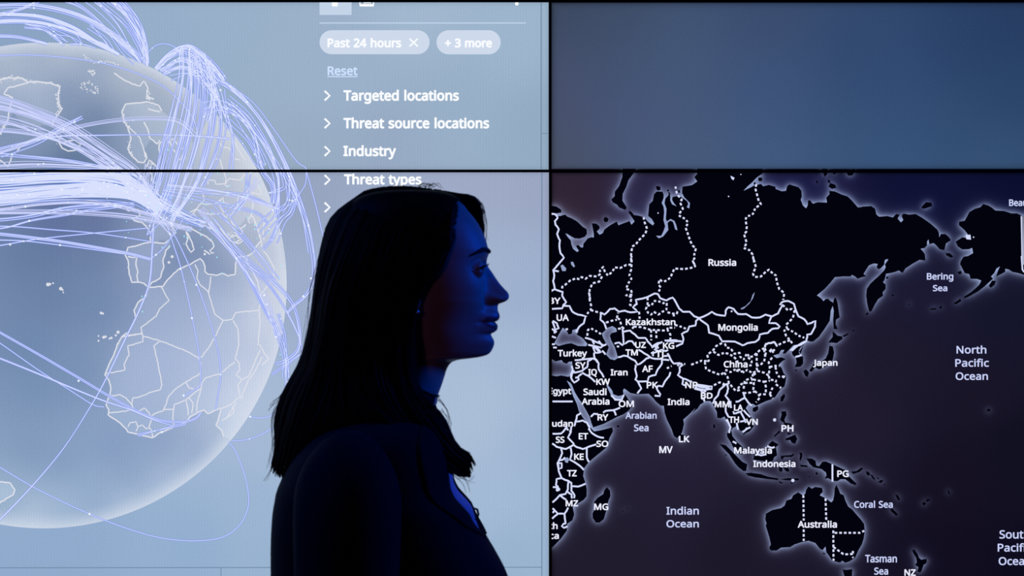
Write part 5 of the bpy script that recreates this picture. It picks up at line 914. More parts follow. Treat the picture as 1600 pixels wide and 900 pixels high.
TORSO_TAB = [(628, 686, 566, 58, 2.0), (640, 690, 552, 74, 2.0), (650, 694, 535, 100, 2.05), (660, 697, 515, 126, 2.1), (675, 700, 492, 150, 2.2), (695, 703, 475, 166, 2.3), (720, 706, 460, 173, 2.4), (750, 708, 447, 174, 2.5), (768, 715, 440, 174, 2.5),
             (785, 730, 437, 173, 2.5), (795, 738, 435, 173, 2.5), (810, 742.5, 433.5, 172, 2.5), (836, 752.5, 432, 170, 2.5), (866, 770, 431, 168, 2.4), (900, 787, 431, 165, 2.4), (950, 800, 433, 158, 2.3), (1000, 798, 438, 150, 2.3), (1080, 780, 450, 138, 2.3),
             (1180, 775, 440, 158, 2.3), (1290, 775, 425, 178, 2.4)]


def sec(tab, py, phi, grow=0.0):
    """point of the body's level section: phi 0 = front, grow in metres"""
    F, B, w, e = (interp(tab, py, k) for k in (1, 2, 3, 4))
    c, a = (F + B) / 2, (F - B) / 2 / WPX + grow
    w = w * MM + grow
    co, si = np.cos(phi), np.sin(phi)
    r = (np.abs(co) ** e + np.abs(si) ** e) ** (-1 / e)
    return MX(c) + a * co * r, w * si * r


def feature(py, v):
    """what the face adds in front of its plain oval, metres, at height py and v metres off the midline"""
    d = (pchip(*np.array(PROFILE).T, py) - interp(HEAD_TAB, py, 1)) / WPX
    av = np.abs(v)
    # width over which the midline profile carries: narrow bridge, wide nostrils, lips, chin
    s = pchip([297, 385, 400, 410, 425, 445, 458, 466, 472, 476, 481, 490, 503, 516, 522, 532, 548, 558, 566, 632], [40, 30, 16, 9.5, 9, 10, 12, 14.5, 14, 12, 13, 21, 25, 22, 20, 22, 24, 30, 40, 40], py) * MM
    p = pchip([297, 400, 425, 455, 470, 480, 500, 516, 530, 632], [2, 2, 1.9, 2.0, 3.0, 2.4, 3.0, 2.8, 2.2, 2], py)
    out = d * np.exp(-(av / s) ** p)
    g = lambda v0, p0, sv, sp, k: k * MM * np.exp(-((av - v0 * MM) / (sv * MM)) ** 2 - ((py - p0) / sp) ** 2)
    out += g(24, 396, 20, 9, 3.0)              # brow ridge
    out += g(30, 420, 15, 12, -9.0)            # eye socket
    out += g(15, 416, 6, 10, -4.0)             # inner corner
    out += g(46, 452, 20, 20, 3.5)             # cheekbone
    out += g(14.5, 466, 4.5, 6.5, 5.5)         # wing of the nose
    out += g(20, 470, 4, 10, -1.8)             # crease beside it
    out += g(7, 475, 3.5, 2.2, -3.0)           # nostril
    out += g(27, 503, 5, 5, -2.2)              # corner of the mouth
    out += g(44, 500, 16, 18, -3.0)            # hollow of the cheek
    out += g(12, 533, 14, 9, 1.5)
    return out


EYE_V, EYE_PX, EYE_PY, EYE_R = 31.0, 741.5, 420.5, 12.2      # eyeball centre


def lids(py, v, x):
    dv = np.abs(v) - EYE_V * MM
    dz = (EYE_PY - py) / WPX
    rr = dv ** 2 + dz ** 2
    R = (EYE_R + 1.5) * MM
    ball = MX(EYE_PX) + np.sqrt(np.maximum(R ** 2 - rr, 0))
    near = rr < R ** 2
    u = np.clip(dv / (12.5 * MM), -1, 1)
    top, bot = (1 - u ** 2) * 4.2 * MM, -(1 - u ** 2) * 3.6 * MM
    out = np.where(near, np.maximum(x, ball), x)
    hole = near & (dz < top) & (dz > bot)
    out = np.where(hole, MX(EYE_PX) + np.sqrt(np.maximum((EYE_R * MM - 0.0025) ** 2 - rr, 0)) - 0.001, out)
    # fold of the upper lid
    return out


def face_x(py, v):
    """front surface at height py, v metres off the midline"""
    phi = np.arcsin(np.clip(v / (interp(HEAD_TAB, py, 3) * MM), -0.999, 0.999))
    for _ in range(12):
        x, y = sec(HEAD_TAB, py, phi)
        phi = phi - (y - v) / (interp(HEAD_TAB, py, 3) * MM) * 0.8
    x, y = sec(HEAD_TAB, py, phi)
    return lids(py, y, x + feature(py, y))


def loft(rings, close_top=True, close_bot=True, wrap=True):
    rings = np.asarray(rings); nr, n = rings.shape[:2]
    V = [tuple(p) for p in rings.reshape(-1, 3)]
    Fc = []
    m = n if wrap else n - 1
    for i in range(nr - 1):
        for j in range(m):
            k = (j + 1) % n
            Fc.append((i * n + j, (i + 1) * n + j, (i + 1) * n + k, i * n + k))
    if wrap and close_top:
        V.append(tuple(rings[0].mean(0))); c = len(V) - 1
        Fc += [(c, j, (j + 1) % n) for j in range(n)]
    if wrap and close_bot:
        V.append(tuple(rings[-1].mean(0))); c = len(V) - 1
        Fc += [(c, (nr - 1) * n + (j + 1) % n, (nr - 1) * n + j) for j in range(n)]
    return V, Fc


def tube(pts, radii, n=10, flat=None, cap=True):
    """round limb along a path; flat = (axis, factor) squeezes its section along one world axis"""
    P = np.asarray(pts, float); R = np.asarray(radii, float)
    rings = []
    up = np.array((0.0, 1.0, 0.0))
    for i in range(len(P)):
        t = P[min(i + 1, len(P) - 1)] - P[max(i - 1, 0)]; t /= np.linalg.norm(t) + 1e-12
        a = np.cross(up, t)
        if np.linalg.norm(a) < 1e-3: a = np.cross((1.0, 0, 0), t)
        a /= np.linalg.norm(a); b = np.cross(t, a)
        ang = np.arange(n) * 2 * math.pi / n
        o = R[i] * (np.cos(ang)[:, None] * a + np.sin(ang)[:, None] * b)
        if flat: o[:, flat[0]] *= flat[1]
        rings.append(P[i] + o)
    return loft(rings, cap, cap)


def merge(parts):
    V, F = [], []
    for v, f in parts:
        k = len(V); V += list(v); F += [tuple(i + k for i in q) for q in f]
    return V, F


def blob(c, r, n=14, m=9):
    rings = []
    for i in range(1, m):
        th = math.pi * i / m
        rings.append([(c[0] + r[0] * math.sin(th) * math.cos(2 * math.pi * j / n), c[1] + r[1] * math.sin(th) * math.sin(2 * math.pi * j / n), c[2] + r[2] * math.cos(th)) for j in range(n)])
    return loft(rings)


def applied(o, *mods):
    """bake modifiers into the object's own mesh"""
    for t, kw in mods:
        md = o.modifiers.new(t.lower(), t)
        for k, v in kw.items(): setattr(md, k, v)
    bpy.context.view_layer.update()
    dg = bpy.context.evaluated_depsgraph_get()
    me = bpy.data.meshes.new_from_object(o.evaluated_get(dg), depsgraph=dg)
    old = o.data
    o.modifiers.clear()
    o.data = me
    me.name = o.name
    bpy.data.meshes.remove(old)
    me.polygons.foreach_set('use_smooth', [True] * len(me.polygons))
    return o


def fix_normals(o):
    bm = bmesh.new(); bm.from_mesh(o.data)
    bmesh.ops.recalc_face_normals(bm, faces=bm.faces)
    bm.to_mesh(o.data); bm.free()
    return o


M_SKIN = pbr('fair_skin', (205, 158, 140), 0.52, spec=0.35, var=0.05, scale=220, bump=0.05)
M_LIP = pbr('lip_skin', (168, 92, 92), 0.42, spec=0.4)
M_HAIR = pbr('dark_brown_hair', (34, 17, 8), 0.62, spec=0.05, var=0.35, scale=40, stretch=(6, 6, 1))
M_BROW = pbr('dark_brow_hair', (20, 12, 10), 0.7)
M_JACKET = pbr('black_navy_wool', (13, 14, 22), 0.88, spec=0.15, var=0.2, scale=500, bump=0.15)
M_BLOUSE = pbr('pale_blouse_cotton', (150, 158, 188), 0.75, var=0.04, scale=300)
M_TROUSER = pbr('black_trouser_cloth', (10, 10, 14), 0.9, var=0.2, scale=400)
M_SHOE = pbr('black_leather', (8, 8, 8), 0.35)
M_EYE = pbr('eye_white', (214, 212, 210), 0.12, spec=0.6)
M_IRIS = pbr('dark_iris', (24, 16, 12), 0.15, spec=0.6)
M_METAL = pbr('silver_metal', (220, 222, 228), 0.18, metal=1.0)
M_CORD = pbr('dark_cord', (14, 12, 14), 0.6)

W = empty('person', (MX(590), PY, 0.0), 'woman in black jacket with long brown hair standing in profile before the screens', 'person')

# body: head, neck and trunk in one skin, limbs grown onto it
NPH = 224
t = np.linspace(-math.pi, math.pi, NPH, endpoint=False)
PHI = t - 0.72 * np.sin(t)
rings = []
for py in np.concatenate([np.arange(297.5, 303, 0.7), np.arange(303, 552, 1.35), np.arange(552, 567, 0.6), np.arange(567, 632, 3.0)]):
    q = np.full(NPH, py)
    x, y = sec(HEAD_TAB, q, PHI)
    front = np.clip(np.cos(PHI) * 3, 0, 1)
    # cheeks draw in towards the chin; the jaw narrows forwards
    nar = np.clip((py - 470) / 80, 0, 1) * np.clip((570 - py) / 15, 0, 1)
    y = y * (1 - 0.30 * nar * np.clip(np.cos(PHI), 0, 1) ** 1.2)
    x = x + feature(q, y) * front
    x = np.where(np.cos(PHI) > 0.5, lids(q, y, x), x)
    rings.append(np.stack([x, PY + y, np.full(NPH, MZ(py))], -1))
for py in np.concatenate([np.arange(634, 700, 4.0), np.arange(700, 1290, 12.0)]):
    q = np.full(NPH, py)
    x, y = sec(TORSO_TAB, q, PHI, -0.010)
    rings.append(np.stack([x, PY + y, np.full(NPH, MZ(py))], -1))
body = fix_normals(obj('body', *loft(rings), M_SKIN, W, smooth=True))

limb = []
for s in (-1, 1):
    sh = np.array((MX(560), PY + s * 0.150, MZ(715))); el = np.array((MX(556), PY + s * 0.205, 1.06)); wr = np.array((MX(590), PY + s * 0.215, 0.83))
    limb.append(tube([sh, sh * .7 + el * .3, sh * .3 + el * .7, el, el * .6 + wr * .4, wr, wr + (0.008, 0, -0.03)], [.047, .045, .040, .037, .036, .026, .026], 16))
    pc = wr + np.array((0.014, 0, -0.065))
    limb.append(blob(pc, (0.040, 0.016, 0.050)))
    for k, (dx, L) in enumerate(((0.030, .072), (0.012, .080), (-0.008, .074), (-0.026, .058))):     # four fingers, slightly curled
        a = pc + np.array((dx, 0, -0.030)); b = a + np.array((0.004, -s * .004, -L * .45)); c = b + np.array((0.004, -s * .012, -L * .32)); e = c + np.array((-0.002, -s * .014, -L * .2))
        limb.append(tube([a, b, c, e], [.0092, .0088, .0080, .0062], 10))
    a = pc + np.array((0.030, -s * .006, 0.022)); limb.append(tube([a, a + (.020, -s * .008, -.022), a + (.030, -s * .014, -.048), a + (.032, -s * .016, -.066)], [.013, .0115, .010, .0075], 10))
    hip = np.array((MX(600), PY + s * 0.085, 0.92)); kn = np.array((MX(605), PY + s * 0.085, 0.49)); an = np.array((MX(585), PY + s * 0.085, 0.09))
    limb.append(tube([hip, hip * .5 + kn * .5, kn, kn * .6 + an * .4, an], [.088, .072, .055, .052, .036], 18))
    limb.append(tube([an + (-.04, 0, -.04), an + (.04, 0, -.05), an + (.12, 0, -.062), an + (.17, 0, -.066)], [.034, .036, .03, .018], 14))
lo = obj('limbs', *merge(limb), M_SKIN, W)
applied(lo, ('REMESH', {'mode': 'VOXEL', 'voxel_size': 0.0045}), ('SMOOTH', {'factor': 0.5, 'iterations': 4}))
# ears, mostly under the hair
for s in (-1, 1):
    v, f = blob((0, 0, 0), (0.018, 0.009, 0.031), 24, 16)
    v = np.array(v)
    v[:, 0] *= 1 - 0.30 * np.clip(-v[:, 2] / 0.031, 0, 1)
    dent = np.exp(-((v[:, 0] - 0.003) / .009) ** 2 - ((v[:, 2] - .002) / .016) ** 2) * (v[:, 1] < 0)
    v[:, 1] += 0.007 * dent
    v[:, 1] *= -s
    v[:, 0] += -0.10 * v[:, 2]
    e = obj('ear', v + np.array((MX(640), PY + s * 0.0745, MZ(461))), f, M_SKIN, W)
    fix_normals(e)
    applied(body, ('BOOLEAN', {'object': e, 'operation': 'UNION', 'solver': 'EXACT'}))
    bpy.data.objects.remove(e)
applied(body, ('BOOLEAN', {'object': lo, 'operation': 'UNION', 'solver': 'EXACT'}))
bpy.data.objects.remove(lo)
body.data.materials.clear(); body.data.materials.append(M_SKIN); body.data.materials.append(M_LIP)
for p in body.data.polygons:
    c = p.center + root_loc(W)
    py, v = 450 - (c.z - EYE) * WPX, abs(c.y - PY) / MM
    top = 489.5 + 0.010 * v * v - 1.5 * math.exp(-((v - 5) / 4) ** 2); bot = 517.5 - 0.018 * v * v
    p.material_index = 1 if (v < 25 and top < py < bot and c.x > MX(735)) else 0

# eyes, brows, lashes
for s in (-1, 1):
    c = np.array((MX(EYE_PX), PY + s * EYE_V * MM, MZ(EYE_PY)))
    e = obj('eye', *blob(c, (EYE_R * MM,) * 3, 32, 24), M_EYE, body, True)
    e.data.materials.append(M_IRIS)
    gaze = Vector((0.97, s * 0.10, -0.02)).normalized()
    for p in e.data.polygons:
        q = p.center + root_loc(body) - Vector(c)
        if q.normalized().dot(gaze) > 0.90: p.material_index = 1
    pts, rad = [], []
    for vv, py, w in ((10, 394.5, 1.6), (14, 393, 2.6), (20, 391.5, 3.1), (27, 390.6, 3.1), (34, 391, 3.2), (41, 393.5, 2.6), (48, 397.5, 1.7), (53, 401, 0.8)):
        x = float(face_x(np.array([py]), np.array([s * vv * MM]))[0])
        pts.append((x + 0.0004, PY + s * vv * MM, MZ(py))); rad.append(w * MM)
    v, f = tube(pts, rad, 8)
    obj('eyebrow', v, f, M_BROW, body, True)
    parts = []
    edge = []
    for k in range(15):
        u = -0.95 + 1.9 * k / 14
        dv, dz = u * 12.0 * MM, (1 - u * u) * 4.2 * MM
        R = (EYE_R + 1.6) * MM
        edge.append(c + np.array((math.sqrt(max(R * R - dv * dv - dz * dz, 1e-8)), s * dv, dz)))
        if k % 1 == 0:
            b = edge[-1]; L = 0.0085 * (0.6 + 0.4 * (1 - abs(u)))
            d1 = np.array((0.75, s * u * 0.6, 0.05)); d2 = np.array((0.7, s * u * 0.6, 0.7))
            parts.append(tube([b, b + d1 * L * .5, b + d1 * L * .5 + d2 * L * .5], [.0007, .0005, .00015], 5))
    parts.append(tube(edge, [.0016] * len(edge), 6))
    obj('eyelashes', *merge(parts), M_BROW, body, True)

# ------------------------------------------------------------------ clothes
def shell(tab, pys, open_phi, grow, n=120, hem=0.0):
    """cloth round the trunk, open at the front by open_phi(py) either side"""
    rr = []
    for py in pys:
        o = open_phi(py)
        ph = np.linspace(o, 2 * math.pi - o, n)
        q = np.full(n, py)
        g = grow(py) if callable(grow) else grow
        x, y = sec(tab, q, ph, g)
        rr.append(np.stack([x, PY + y, np.full(n, MZ(py))], -1))
    return rr


def opening(py):
    """half gap between the lapels: wide at the collar, closed at the button"""
    return float(pchip([628, 660, 700, 750, 785, 805, 825, 838, 845, 1290], [0.85, 0.62, 0.55, 0.51, 0.50, 0.46, 0.30, 0.06, 0.0, 0.0], np.array([py]))[0])


pys = np.concatenate([np.arange(636, 700, 4.0), np.arange(700, 1290, 10.0)])
rr = shell(TORSO_TAB, pys, opening, lambda p: 0.003 + 0.0)
rnd2 = np.random.RandomState(5)
jk = obj('jacket', *loft(rr, wrap=False), M_JACKET, W, smooth=True)
applied(fix_normals(jk), ('SOLIDIFY', {'thickness': 0.004, 'offset': 0.0}))
# lapels and collar lie on the jacket
for s in (-1, 1):
    g = []
    for py in np.arange(650, 838, 6.0):
        o = opening(py); wdt = float(pchip([640, 700, 760, 838], [0.30, 0.42, 0.36, 0.03], np.array([py]))[0])
        ph = s * np.linspace(o - 0.01, o + wdt, 10)
        x, y = sec(TORSO_TAB, np.full(10, py), ph, 0.0058)
        g.append(np.stack([x, PY + y, np.full(10, MZ(py))], -1))
    l = obj('lapel', *loft(g, wrap=False), M_JACKET, jk, smooth=True)
    applied(fix_normals(l), ('SOLIDIFY', {'thickness': 0.003, 'offset': 0.0}))
g = []
for py, gr in ((616, 0.012), (624, 0.009), (632, 0.008), (642, 0.009), (652, 0.011)):
    ph = np.linspace(0.75, 2 * math.pi - 0.75, 80)
    x, y = sec(TORSO_TAB if py >= 628 else [(r[0] - 20,) + r[1:] for r in TORSO_TAB[:4]], np.full(80, max(py, 610)), ph, gr)
    g.append(np.stack([x, PY + y, np.full(80, MZ(py))], -1))
applied(fix_normals(obj('collar', *loft(g, wrap=False), M_JACKET, jk, smooth=True)), ('SOLIDIFY', {'thickness': 0.003, 'offset': 0.0}))
for s in (-1, 1):
    q = lambda px, py, v: np.array((MX(px), PY + s * v, MZ(py)))
    P = [q(562, 704, .122), q(560, 712, .146), q(558, 728, .160), q(557, 750, .170), q(556, 790, .182), q(555, 860, .190), q(555, 950, .198), q(556, 1034, .205), q(566, 1120, .209), q(580, 1230, .213), q(590, 1300, .216)]
    R = [.036, .050, .060, .067, .068, .066, .062, .057, .052, .044, .040]
    P = np.array(P)
    v, f = tube(P, R, 28)
    v = np.array(v)
    ca = np.arctan2(v[:, 0] - MX(557), v[:, 1] - PY)
    # soft folds in the cloth
    v[:, 0] += 0.0022 * np.sin(v[:, 2] * 95 + 2.0 * ca) * np.clip((1.33 - v[:, 2]) * 8, 0, 1)
    o = obj('sleeve', v, f, M_JACKET, jk, True)
    applied(o, ('SUBSURF', {'levels': 1}))

pysb = np.concatenate([np.arange(664, 860, 5.0)])
rr = shell(TORSO_TAB, pysb, lambda p: 0.0, -0.0015, 120)
bl = obj('blouse', *loft([r[:-1] for r in rr], False, False), M_BLOUSE, W, True)
bl['label'] = 'pale blouse showing between the lapels'
applied(fix_normals(bl), ('SOLIDIFY', {'thickness': 0.002, 'offset': 0.0}))
bt = HP(741.5, 801, -0.004)
obj('button', *merge([tube([bt + (-.001, 0, .006), bt + (.0035, 0, .004), bt + (.005, 0, -.002), bt + (.003, 0, -.008), bt + (-.001, 0, -.010)], [.0012, .0016, .0016, .0014, .001], 8)]), M_CORD, bl, True)
for z in (1000, 1110):
    b = np.array((sec(TORSO_TAB, np.array([z]), np.array([-0.03]), 0.008)[0][0], PY - .006, MZ(z)))
    obj('button', *blob(b, (.004, .009, .009)), M_CORD, jk, True)

tr = []
for s in (-1, 1):
    y = PY + s * 0.088
    tr.append(tube([(MX(600), PY + s * .070, .985), (MX(600), y, .90), (MX(602), y, .72), (MX(604), y, .48), (MX(594), y, .25), (MX(590), y, .045)], [.092, .090, .086, .072, .064, .062], 26))
tr.append(blob((MX(600), PY, .95), (.118, .150, .12), 30, 18))
o = obj('trousers', *merge(tr), M_TROUSER, W)
applied(o, ('REMESH', {'mode': 'VOXEL', 'voxel_size': 0.007}), ('SMOOTH', {'factor': 0.5, 'iterations': 6}))
for s in (-1, 1):
    y = PY + s * 0.088
    x0 = MX(585)
    v, f = tube([(x0 - .075, y, .045), (x0 - .05, y, .052), (x0 + .02, y, .055), (x0 + .09, y, .043), (x0 + .15, y, .032), (x0 + .185, y, .024)], [.028, .044, .046, .043, .038, .018], 22)
    v = np.array(v); v[:, 2] = np.maximum(v[:, 2], 0.012)
    sh = obj('shoe', v, f, M_SHOE, W, True)
    sole = [(x0 - .085 + .275 * k / 20, (0.030 + 0.014 * math.sin(math.pi * k / 20) + 0.006 * math.sin(2 * math.pi * k / 20 + 3.4)) * (1 if 0 < k < 20 else .5)) for k in range(21)]
    ring = [(x, y - w) for x, w in sole] + [(x, y + w) for x, w in reversed(sole)]
    n = len(ring)
    v = [(a, b, 0.0) for a, b in ring] + [(a, b, 0.016) for a, b in ring]
    f = [tuple(range(n - 1, -1, -1)), tuple(range(n, 2 * n))] + [(k, (k + 1) % n, n + (k + 1) % n, n + k) for k in range(n)]
    obj('sole', v, f, M_SHOE, sh)

# ------------------------------------------------------------------ hair
def path3(pts, n):
    """smooth path through points, resampled to n"""
    P = [np.array(p, float) for p in pts]
    P = [2 * P[0] - P[1]] + P + [2 * P[-1] - P[-2]]
    out = []
    for i in range(1, len(P) - 2):
        a, b, c, d = P[i - 1:i + 3]
        for k in range(10):
            t = k / 10
            out.append(0.5 * (2 * b + (c - a) * t + (2 * a - 5 * b + 4 * c - d) * t * t + (3 * b - a - 3 * c + d) * t ** 3))
    out.append(P[-2])
    out = np.array(out)
    L = np.concatenate([[0], np.cumsum(np.linalg.norm(np.diff(out, axis=0) * (1, 1, 1), axis=1))])
    u = np.linspace(0, L[-1], n)
    return np.stack([np.interp(u, L, out[:, k]) for k in range(3)], -1)


NP_ = 30
NEAR = [[(713, 320, -20), (711, 350, -46), (708, 377, -66), (698, 396, -76), (687, 422, -82), (668, 441, -86), (651, 472, -86), (646, 520, -80), (647, 565, -77), (651, 600, -78), (667, 628, -86), (689, 652, -88), (702, 682, -86), (714, 699, -78), (730, 708, -68), (738, 722, -62), (737, 738, -58)],
        [(690, 303, -14), (680, 340, -58), (660, 390, -82), (642, 440, -90), (632, 490, -89), (626, 540, -86), (626, 590, -86), (640, 630, -96), (668, 668, -100), (692, 696, -95), (712, 714, -84), (728, 730, -74), (732, 748, -66), (730, 764, -62)],
        [(660, 294, -10), (640, 340, -66), (615, 400, -88), (595, 460, -93), (585, 520, -92), (585, 580, -94), (600, 630, -108), (632, 676, -114), (664, 712, -110), (692, 732, -99), (714, 744, -88), (726, 758, -80)],
        [(642, 292, -8), (615, 335, -66), (590, 400, -89), (570, 460, -93), (558, 520, -92), (552, 580, -94), (566, 622, -108), (596, 650, -120), (626, 688, -120), (655, 715, -112), (684, 742, -102)],
        [(625, 291, -8), (595, 335, -66), (565, 400, -89), (545, 460, -93), (532, 520, -92), (522, 580, -92), (512, 625, -98), (500, 656, -102), (486, 688, -98), (468, 730, -90), (452, 760, -80)],
        [(605, 292, -6), (565, 335, -60), (535, 400, -80), (515, 460, -82), (505, 520, -80), (490, 580, -78), (470, 630, -76), (455, 680, -72), (445, 725, -66), (438, 765, -58)],
        [(585, 295, -3), (535, 335, -35), (511, 390, -45), (498, 450, -45), (490, 510, -42), (476, 570, -40), (452, 620, -40), (439, 680, -40), (434, 720, -36), (426, 757, -30)],
        [(570, 299, 0), (521, 339, 0), (505, 380, 0), (495, 435, 0), (487, 500, 0), (473, 558, 0), (444, 616, 0), (432, 652, 0), (434, 700, 0), (424, 748, 0)]]
FAR = [[(716, 303, 4), (734, 306, 12), (746, 314, 28), (752, 335, 44), (754, 375, 58), (742, 420, 72), (712, 470, 80), (690, 520, 78), (676, 570, 76), (674, 620, 80), (678, 660, 86), (688, 700, 84)],
       [(700, 300, 5), (716, 312, 25), (715, 340, 52), (705, 390, 76), (680, 450, 86), (660, 510, 86), (648, 580, 84), (650, 640, 92), (668, 690, 95)],
       [(680, 296, 8), (680, 330, 55), (660, 390, 82), (640, 450, 90), (625, 520, 88), (615, 580, 90), (620, 640, 104), (650, 690, 108)],
       [(650, 292, 8), (615, 335, 66), (590, 400, 89), (570, 460, 93), (558, 520, 92), (545, 580, 94), (530, 630, 104), (510, 665, 104), (490, 700, 98)],
       [(625, 291, 8), (595, 335, 66), (565, 400, 89), (545, 460, 93), (532, 520, 92), (515, 580, 92), (490, 630, 94), (470, 680, 90), (455, 730, 80)],
       [(605, 292, 6), (565, 335, 60), (535, 400, 80), (515, 460, 82), (505, 520, 80), (490, 580, 78), (465, 630, 76), (450, 680, 72), (440, 730, 66)],
       [(585, 295, 3), (535, 335, 35), (511, 390, 45), (498, 450, 45), (490, 510, 42), (476, 570, 40), (452, 620, 40), (439, 680, 40), (430, 735, 34)],
       [(570, 299, 0), (521, 339, 0), (505, 380, 0), (495, 435, 0), (487, 500, 0), (473, 558, 0), (444, 616, 0), (432, 652, 0), (434, 700, 0), (424, 748, 0)]]


def guide_points(G):
    return [path3([(p[0], p[1], p[2]) for p in g], NP_) for g in G]


def at_guide(Q, s):
    s = min(max(s, 0), len(Q) - 1 - 1e-6); i = int(s); f = s - i
    return Q[i] * (1 - f) + Q[i + 1] * f


rh = random.Random(21)
strands_ = []
for G_, n in ((NEAR, 720), (FAR, 460)):
    Q = guide_points(G_)
    for k in range(n):
        s = rh.uniform(0, len(Q) - 1) if k > 220 else (rh.uniform(0, 0.04) if k < 24 else rh.uniform(0, 1.3))
        p = at_guide(Q, s).copy()
        u = np.linspace(0, 1, NP_)
        depth = abs(rh.gauss(0, 0.5)) * 6.0                      # layers under the outer one
        c = np.array((615.0, 0.0))
        # pull towards the head's axis
        rx, rv = p[:, 0] - 600, p[:, 2]
        scale = 1 - depth / 95.0
        fall = np.clip((u - 0.05) * 6, 0, 1)
        p[:, 2] = rv * (1 - (1 - scale) * fall)
        p[:, 0] = 600 + rx * (1 - (1 - scale) * fall * (1 - np.clip((u - 0.6) * 3, 0, 1)))
        p[:, 1] += depth * 0.5 * (1 - u) ** 2
        # strands wander and part towards the ends
        a1, a2, ph = rh.gauss(0, 1.6), rh.gauss(0, 1.6), rh.uniform(0, 6.28)
        p[:, 0] += a1 * np.sin(u * 9 + ph) * (0.3 + u) + rh.gauss(0, 3.0) * np.clip(u - 0.7, 0, 1) / 0.3
        p[:, 2] += a2 * np.sin(u * 7 + ph) * (0.3 + u)
        cut = rh.uniform(0.90, 1.0)
        m = max(12, int(NP_ * cut))
        p = p[:m]
        W3 = np.array([HP(a, b, v * MM) for a, b, v in p])
        uu = np.linspace(0, 1, m)
        r0 = rh.uniform(2.0, 3.6) * MM
        R = r0 * np.minimum(1, 0.5 + uu * 4) * np.clip((1 - uu) * 7.0, 0.07, 1) ** 0.7
        strands_.append(tube(W3, R, 5))
# short hairs feathering the hairline
for k in range(150):
    py = rh.uniform(318, 446)
    px = float(pchip([300, 322, 345, 360, 376, 390, 400, 430, 440, 446], [724, 714, 711, 710, 709, 700, 690, 684, 670, 656], np.array([py]))[0]) + rh.uniform(-3, 4)
    pts = []
    for q in range(5):
        ax, ay = px - 4.2 * q + rh.gauss(0, .4), py + 3.4 * q
        c0, c1 = 0.05, math.pi * .9
        for _ in range(24):
            cm = (c0 + c1) / 2
            if float(sec(HEAD_TAB, np.array([ay]), np.array([cm]))[0][0]) > MX(ax): c0 = cm
            else: c1 = cm
        x, y = sec(HEAD_TAB, np.array([ay]), np.array([cm]), 0.0008 + 0.0016 * q)
        pts.append((float(x[0]), PY - float(y[0]), MZ(ay)))
    strands_.append(tube(pts, np.array((.35, 1.0, 1.3, 1.3, .8)) * MM, 5))
# flyaway single hairs round the outline
FLY = [[(652, 291), (662, 288), (672, 289), (680, 293)], [(668, 293), (676, 289), (684, 290), (692, 296)], [(662, 291), (670, 288), (677, 290)], [(500, 400), (487, 450), (480, 510), (470, 560)],
       [(470, 570), (445, 610), (430, 626), (422, 634)], [(462, 590), (440, 618), (420, 640)], [(455, 600), (432, 640), (424, 668)], [(440, 640), (428, 690), (418, 730)], [(436, 700), (425, 730), (417, 748), (414, 752)], [(440, 620), (428, 650), (426, 690), (428, 720)],
       [(690, 640), (702, 655), (706, 680)], [(684, 625), (696, 640), (705, 665)], [(676, 615), (690, 628), (700, 648), (703, 672)], [(745, 309), (754, 322), (759, 350), (760, 378)], [(735, 306), (752, 318), (757, 345), (758, 385)], [(715, 745), (728, 752), (733, 768)], [(720, 740), (736, 748), (741, 742)], [(700, 735), (722, 755), (730, 772)], [(690, 715), (725, 748), (738, 752)]]
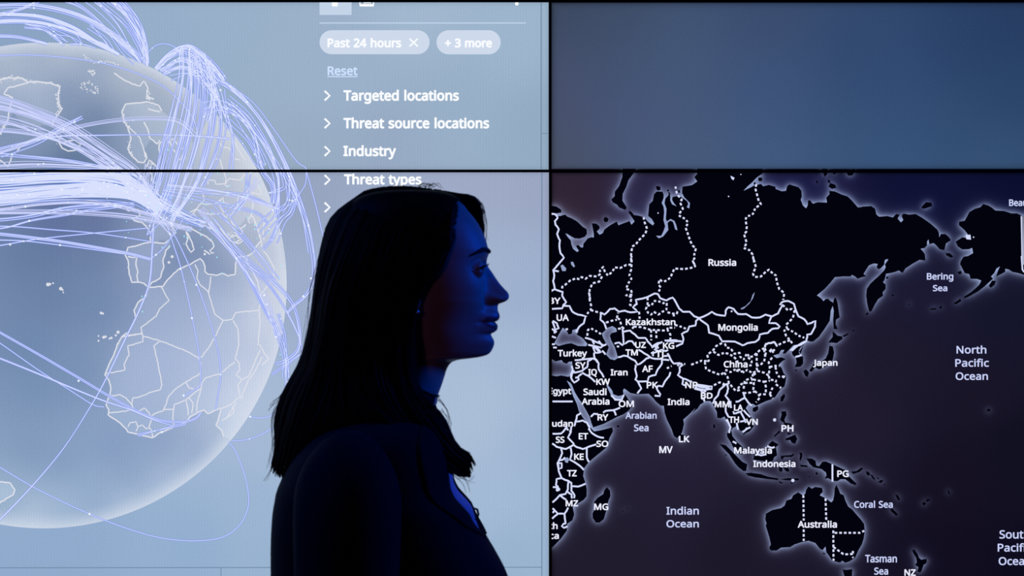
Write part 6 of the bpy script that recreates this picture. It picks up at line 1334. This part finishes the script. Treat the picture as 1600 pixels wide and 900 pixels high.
for f in FLY:
    for k in range(2 if f[0][1] > 600 and f[0][0] > 600 else 4):
        v = rh.uniform(-12, 12) if f[0][0] < 620 or f[0][0] in (650, 668, 664) else (-70 if f[0][1] > 600 else 50)
        if f[0][1] > 690 and f[0][0] > 600: v = -64
        j = [(x + rh.gauss(0, 1.8), y + rh.gauss(0, 1.8), v + rh.gauss(0, 3)) for x, y in f]
        W3 = np.array([HP(a, b, c * MM) for a, b, c in path3(j, 14)])
        strands_.append(tube(W3, np.linspace(0.35, 0.12, 14) * MM, 4))
hair = obj('hair', *merge(strands_), M_HAIR, W, True)
# hair lying close on the scalp, up to the hairline
cap = []
hl = lambda py: float(pchip([285, 300, 322, 345, 360, 376, 392, 402, 430, 443, 480, 560, 640], [735, 730, 714, 711, 710, 708, 696, 688, 681, 656, 645, 640, 640], np.array([py]))[0])
nn = 100
for py in np.concatenate([np.arange(296, 310, 1.5), np.arange(310, 450, 2.0), np.arange(450, 640, 5.0)]):
    ring = []
    if py < 560: tab, q = HEAD_TAB, max(py, 297.5)
    else: tab, q = HEAD_TAB, min(py, 632)
    ph = np.linspace(0, math.pi, 400)
    x, y = sec(tab, np.full(400, q), ph, 0.006)
    ok = np.nonzero(x <= MX(hl(py)))[0]
    o = ph[ok[0]] if len(ok) else math.pi * .98
    ph = np.linspace(o, 2 * math.pi - o, nn)
    x, y = sec(tab, np.full(nn, q), ph, 0.0055)
    cap.append(np.stack([x, PY + y, np.full(nn, MZ(py))], -1))
o = obj('scalp_hair', *loft(cap, wrap=False), M_HAIR, hair, True)
applied(fix_normals(o), ('SOLIDIFY', {'thickness': 0.002, 'offset': 0.0}))

# ------------------------------------------------------------------ jewellery
e = HP(652, 488.5, -0.0835)
er = obj('earring', *blob(e, (.0028, .0022, .0036), 16, 10), M_METAL, W, True)
er['label'] = 'small silver stud earring'
obj('hook', *tube([e + (0, .003, .004), e + (0, -.001, .007), e + (.001, -.002, .003)], [.0006] * 3, 6), M_METAL, er, True)
ring = []
for k in range(64):
    a = 2 * math.pi * k / 64
    py = 596 + 23 * math.cos(a)
    x, y = sec(HEAD_TAB, np.array([py]), np.array([a]), 0.0016)
    ring.append((float(x[0]), PY + float(y[0]), MZ(py)))
v, f = tube(ring + ring[:1], [.0010] * 65, 6, cap=False)
nk = obj('necklace', v, f, M_CORD, W, True)
nk['label'] = 'thin dark cord necklace'
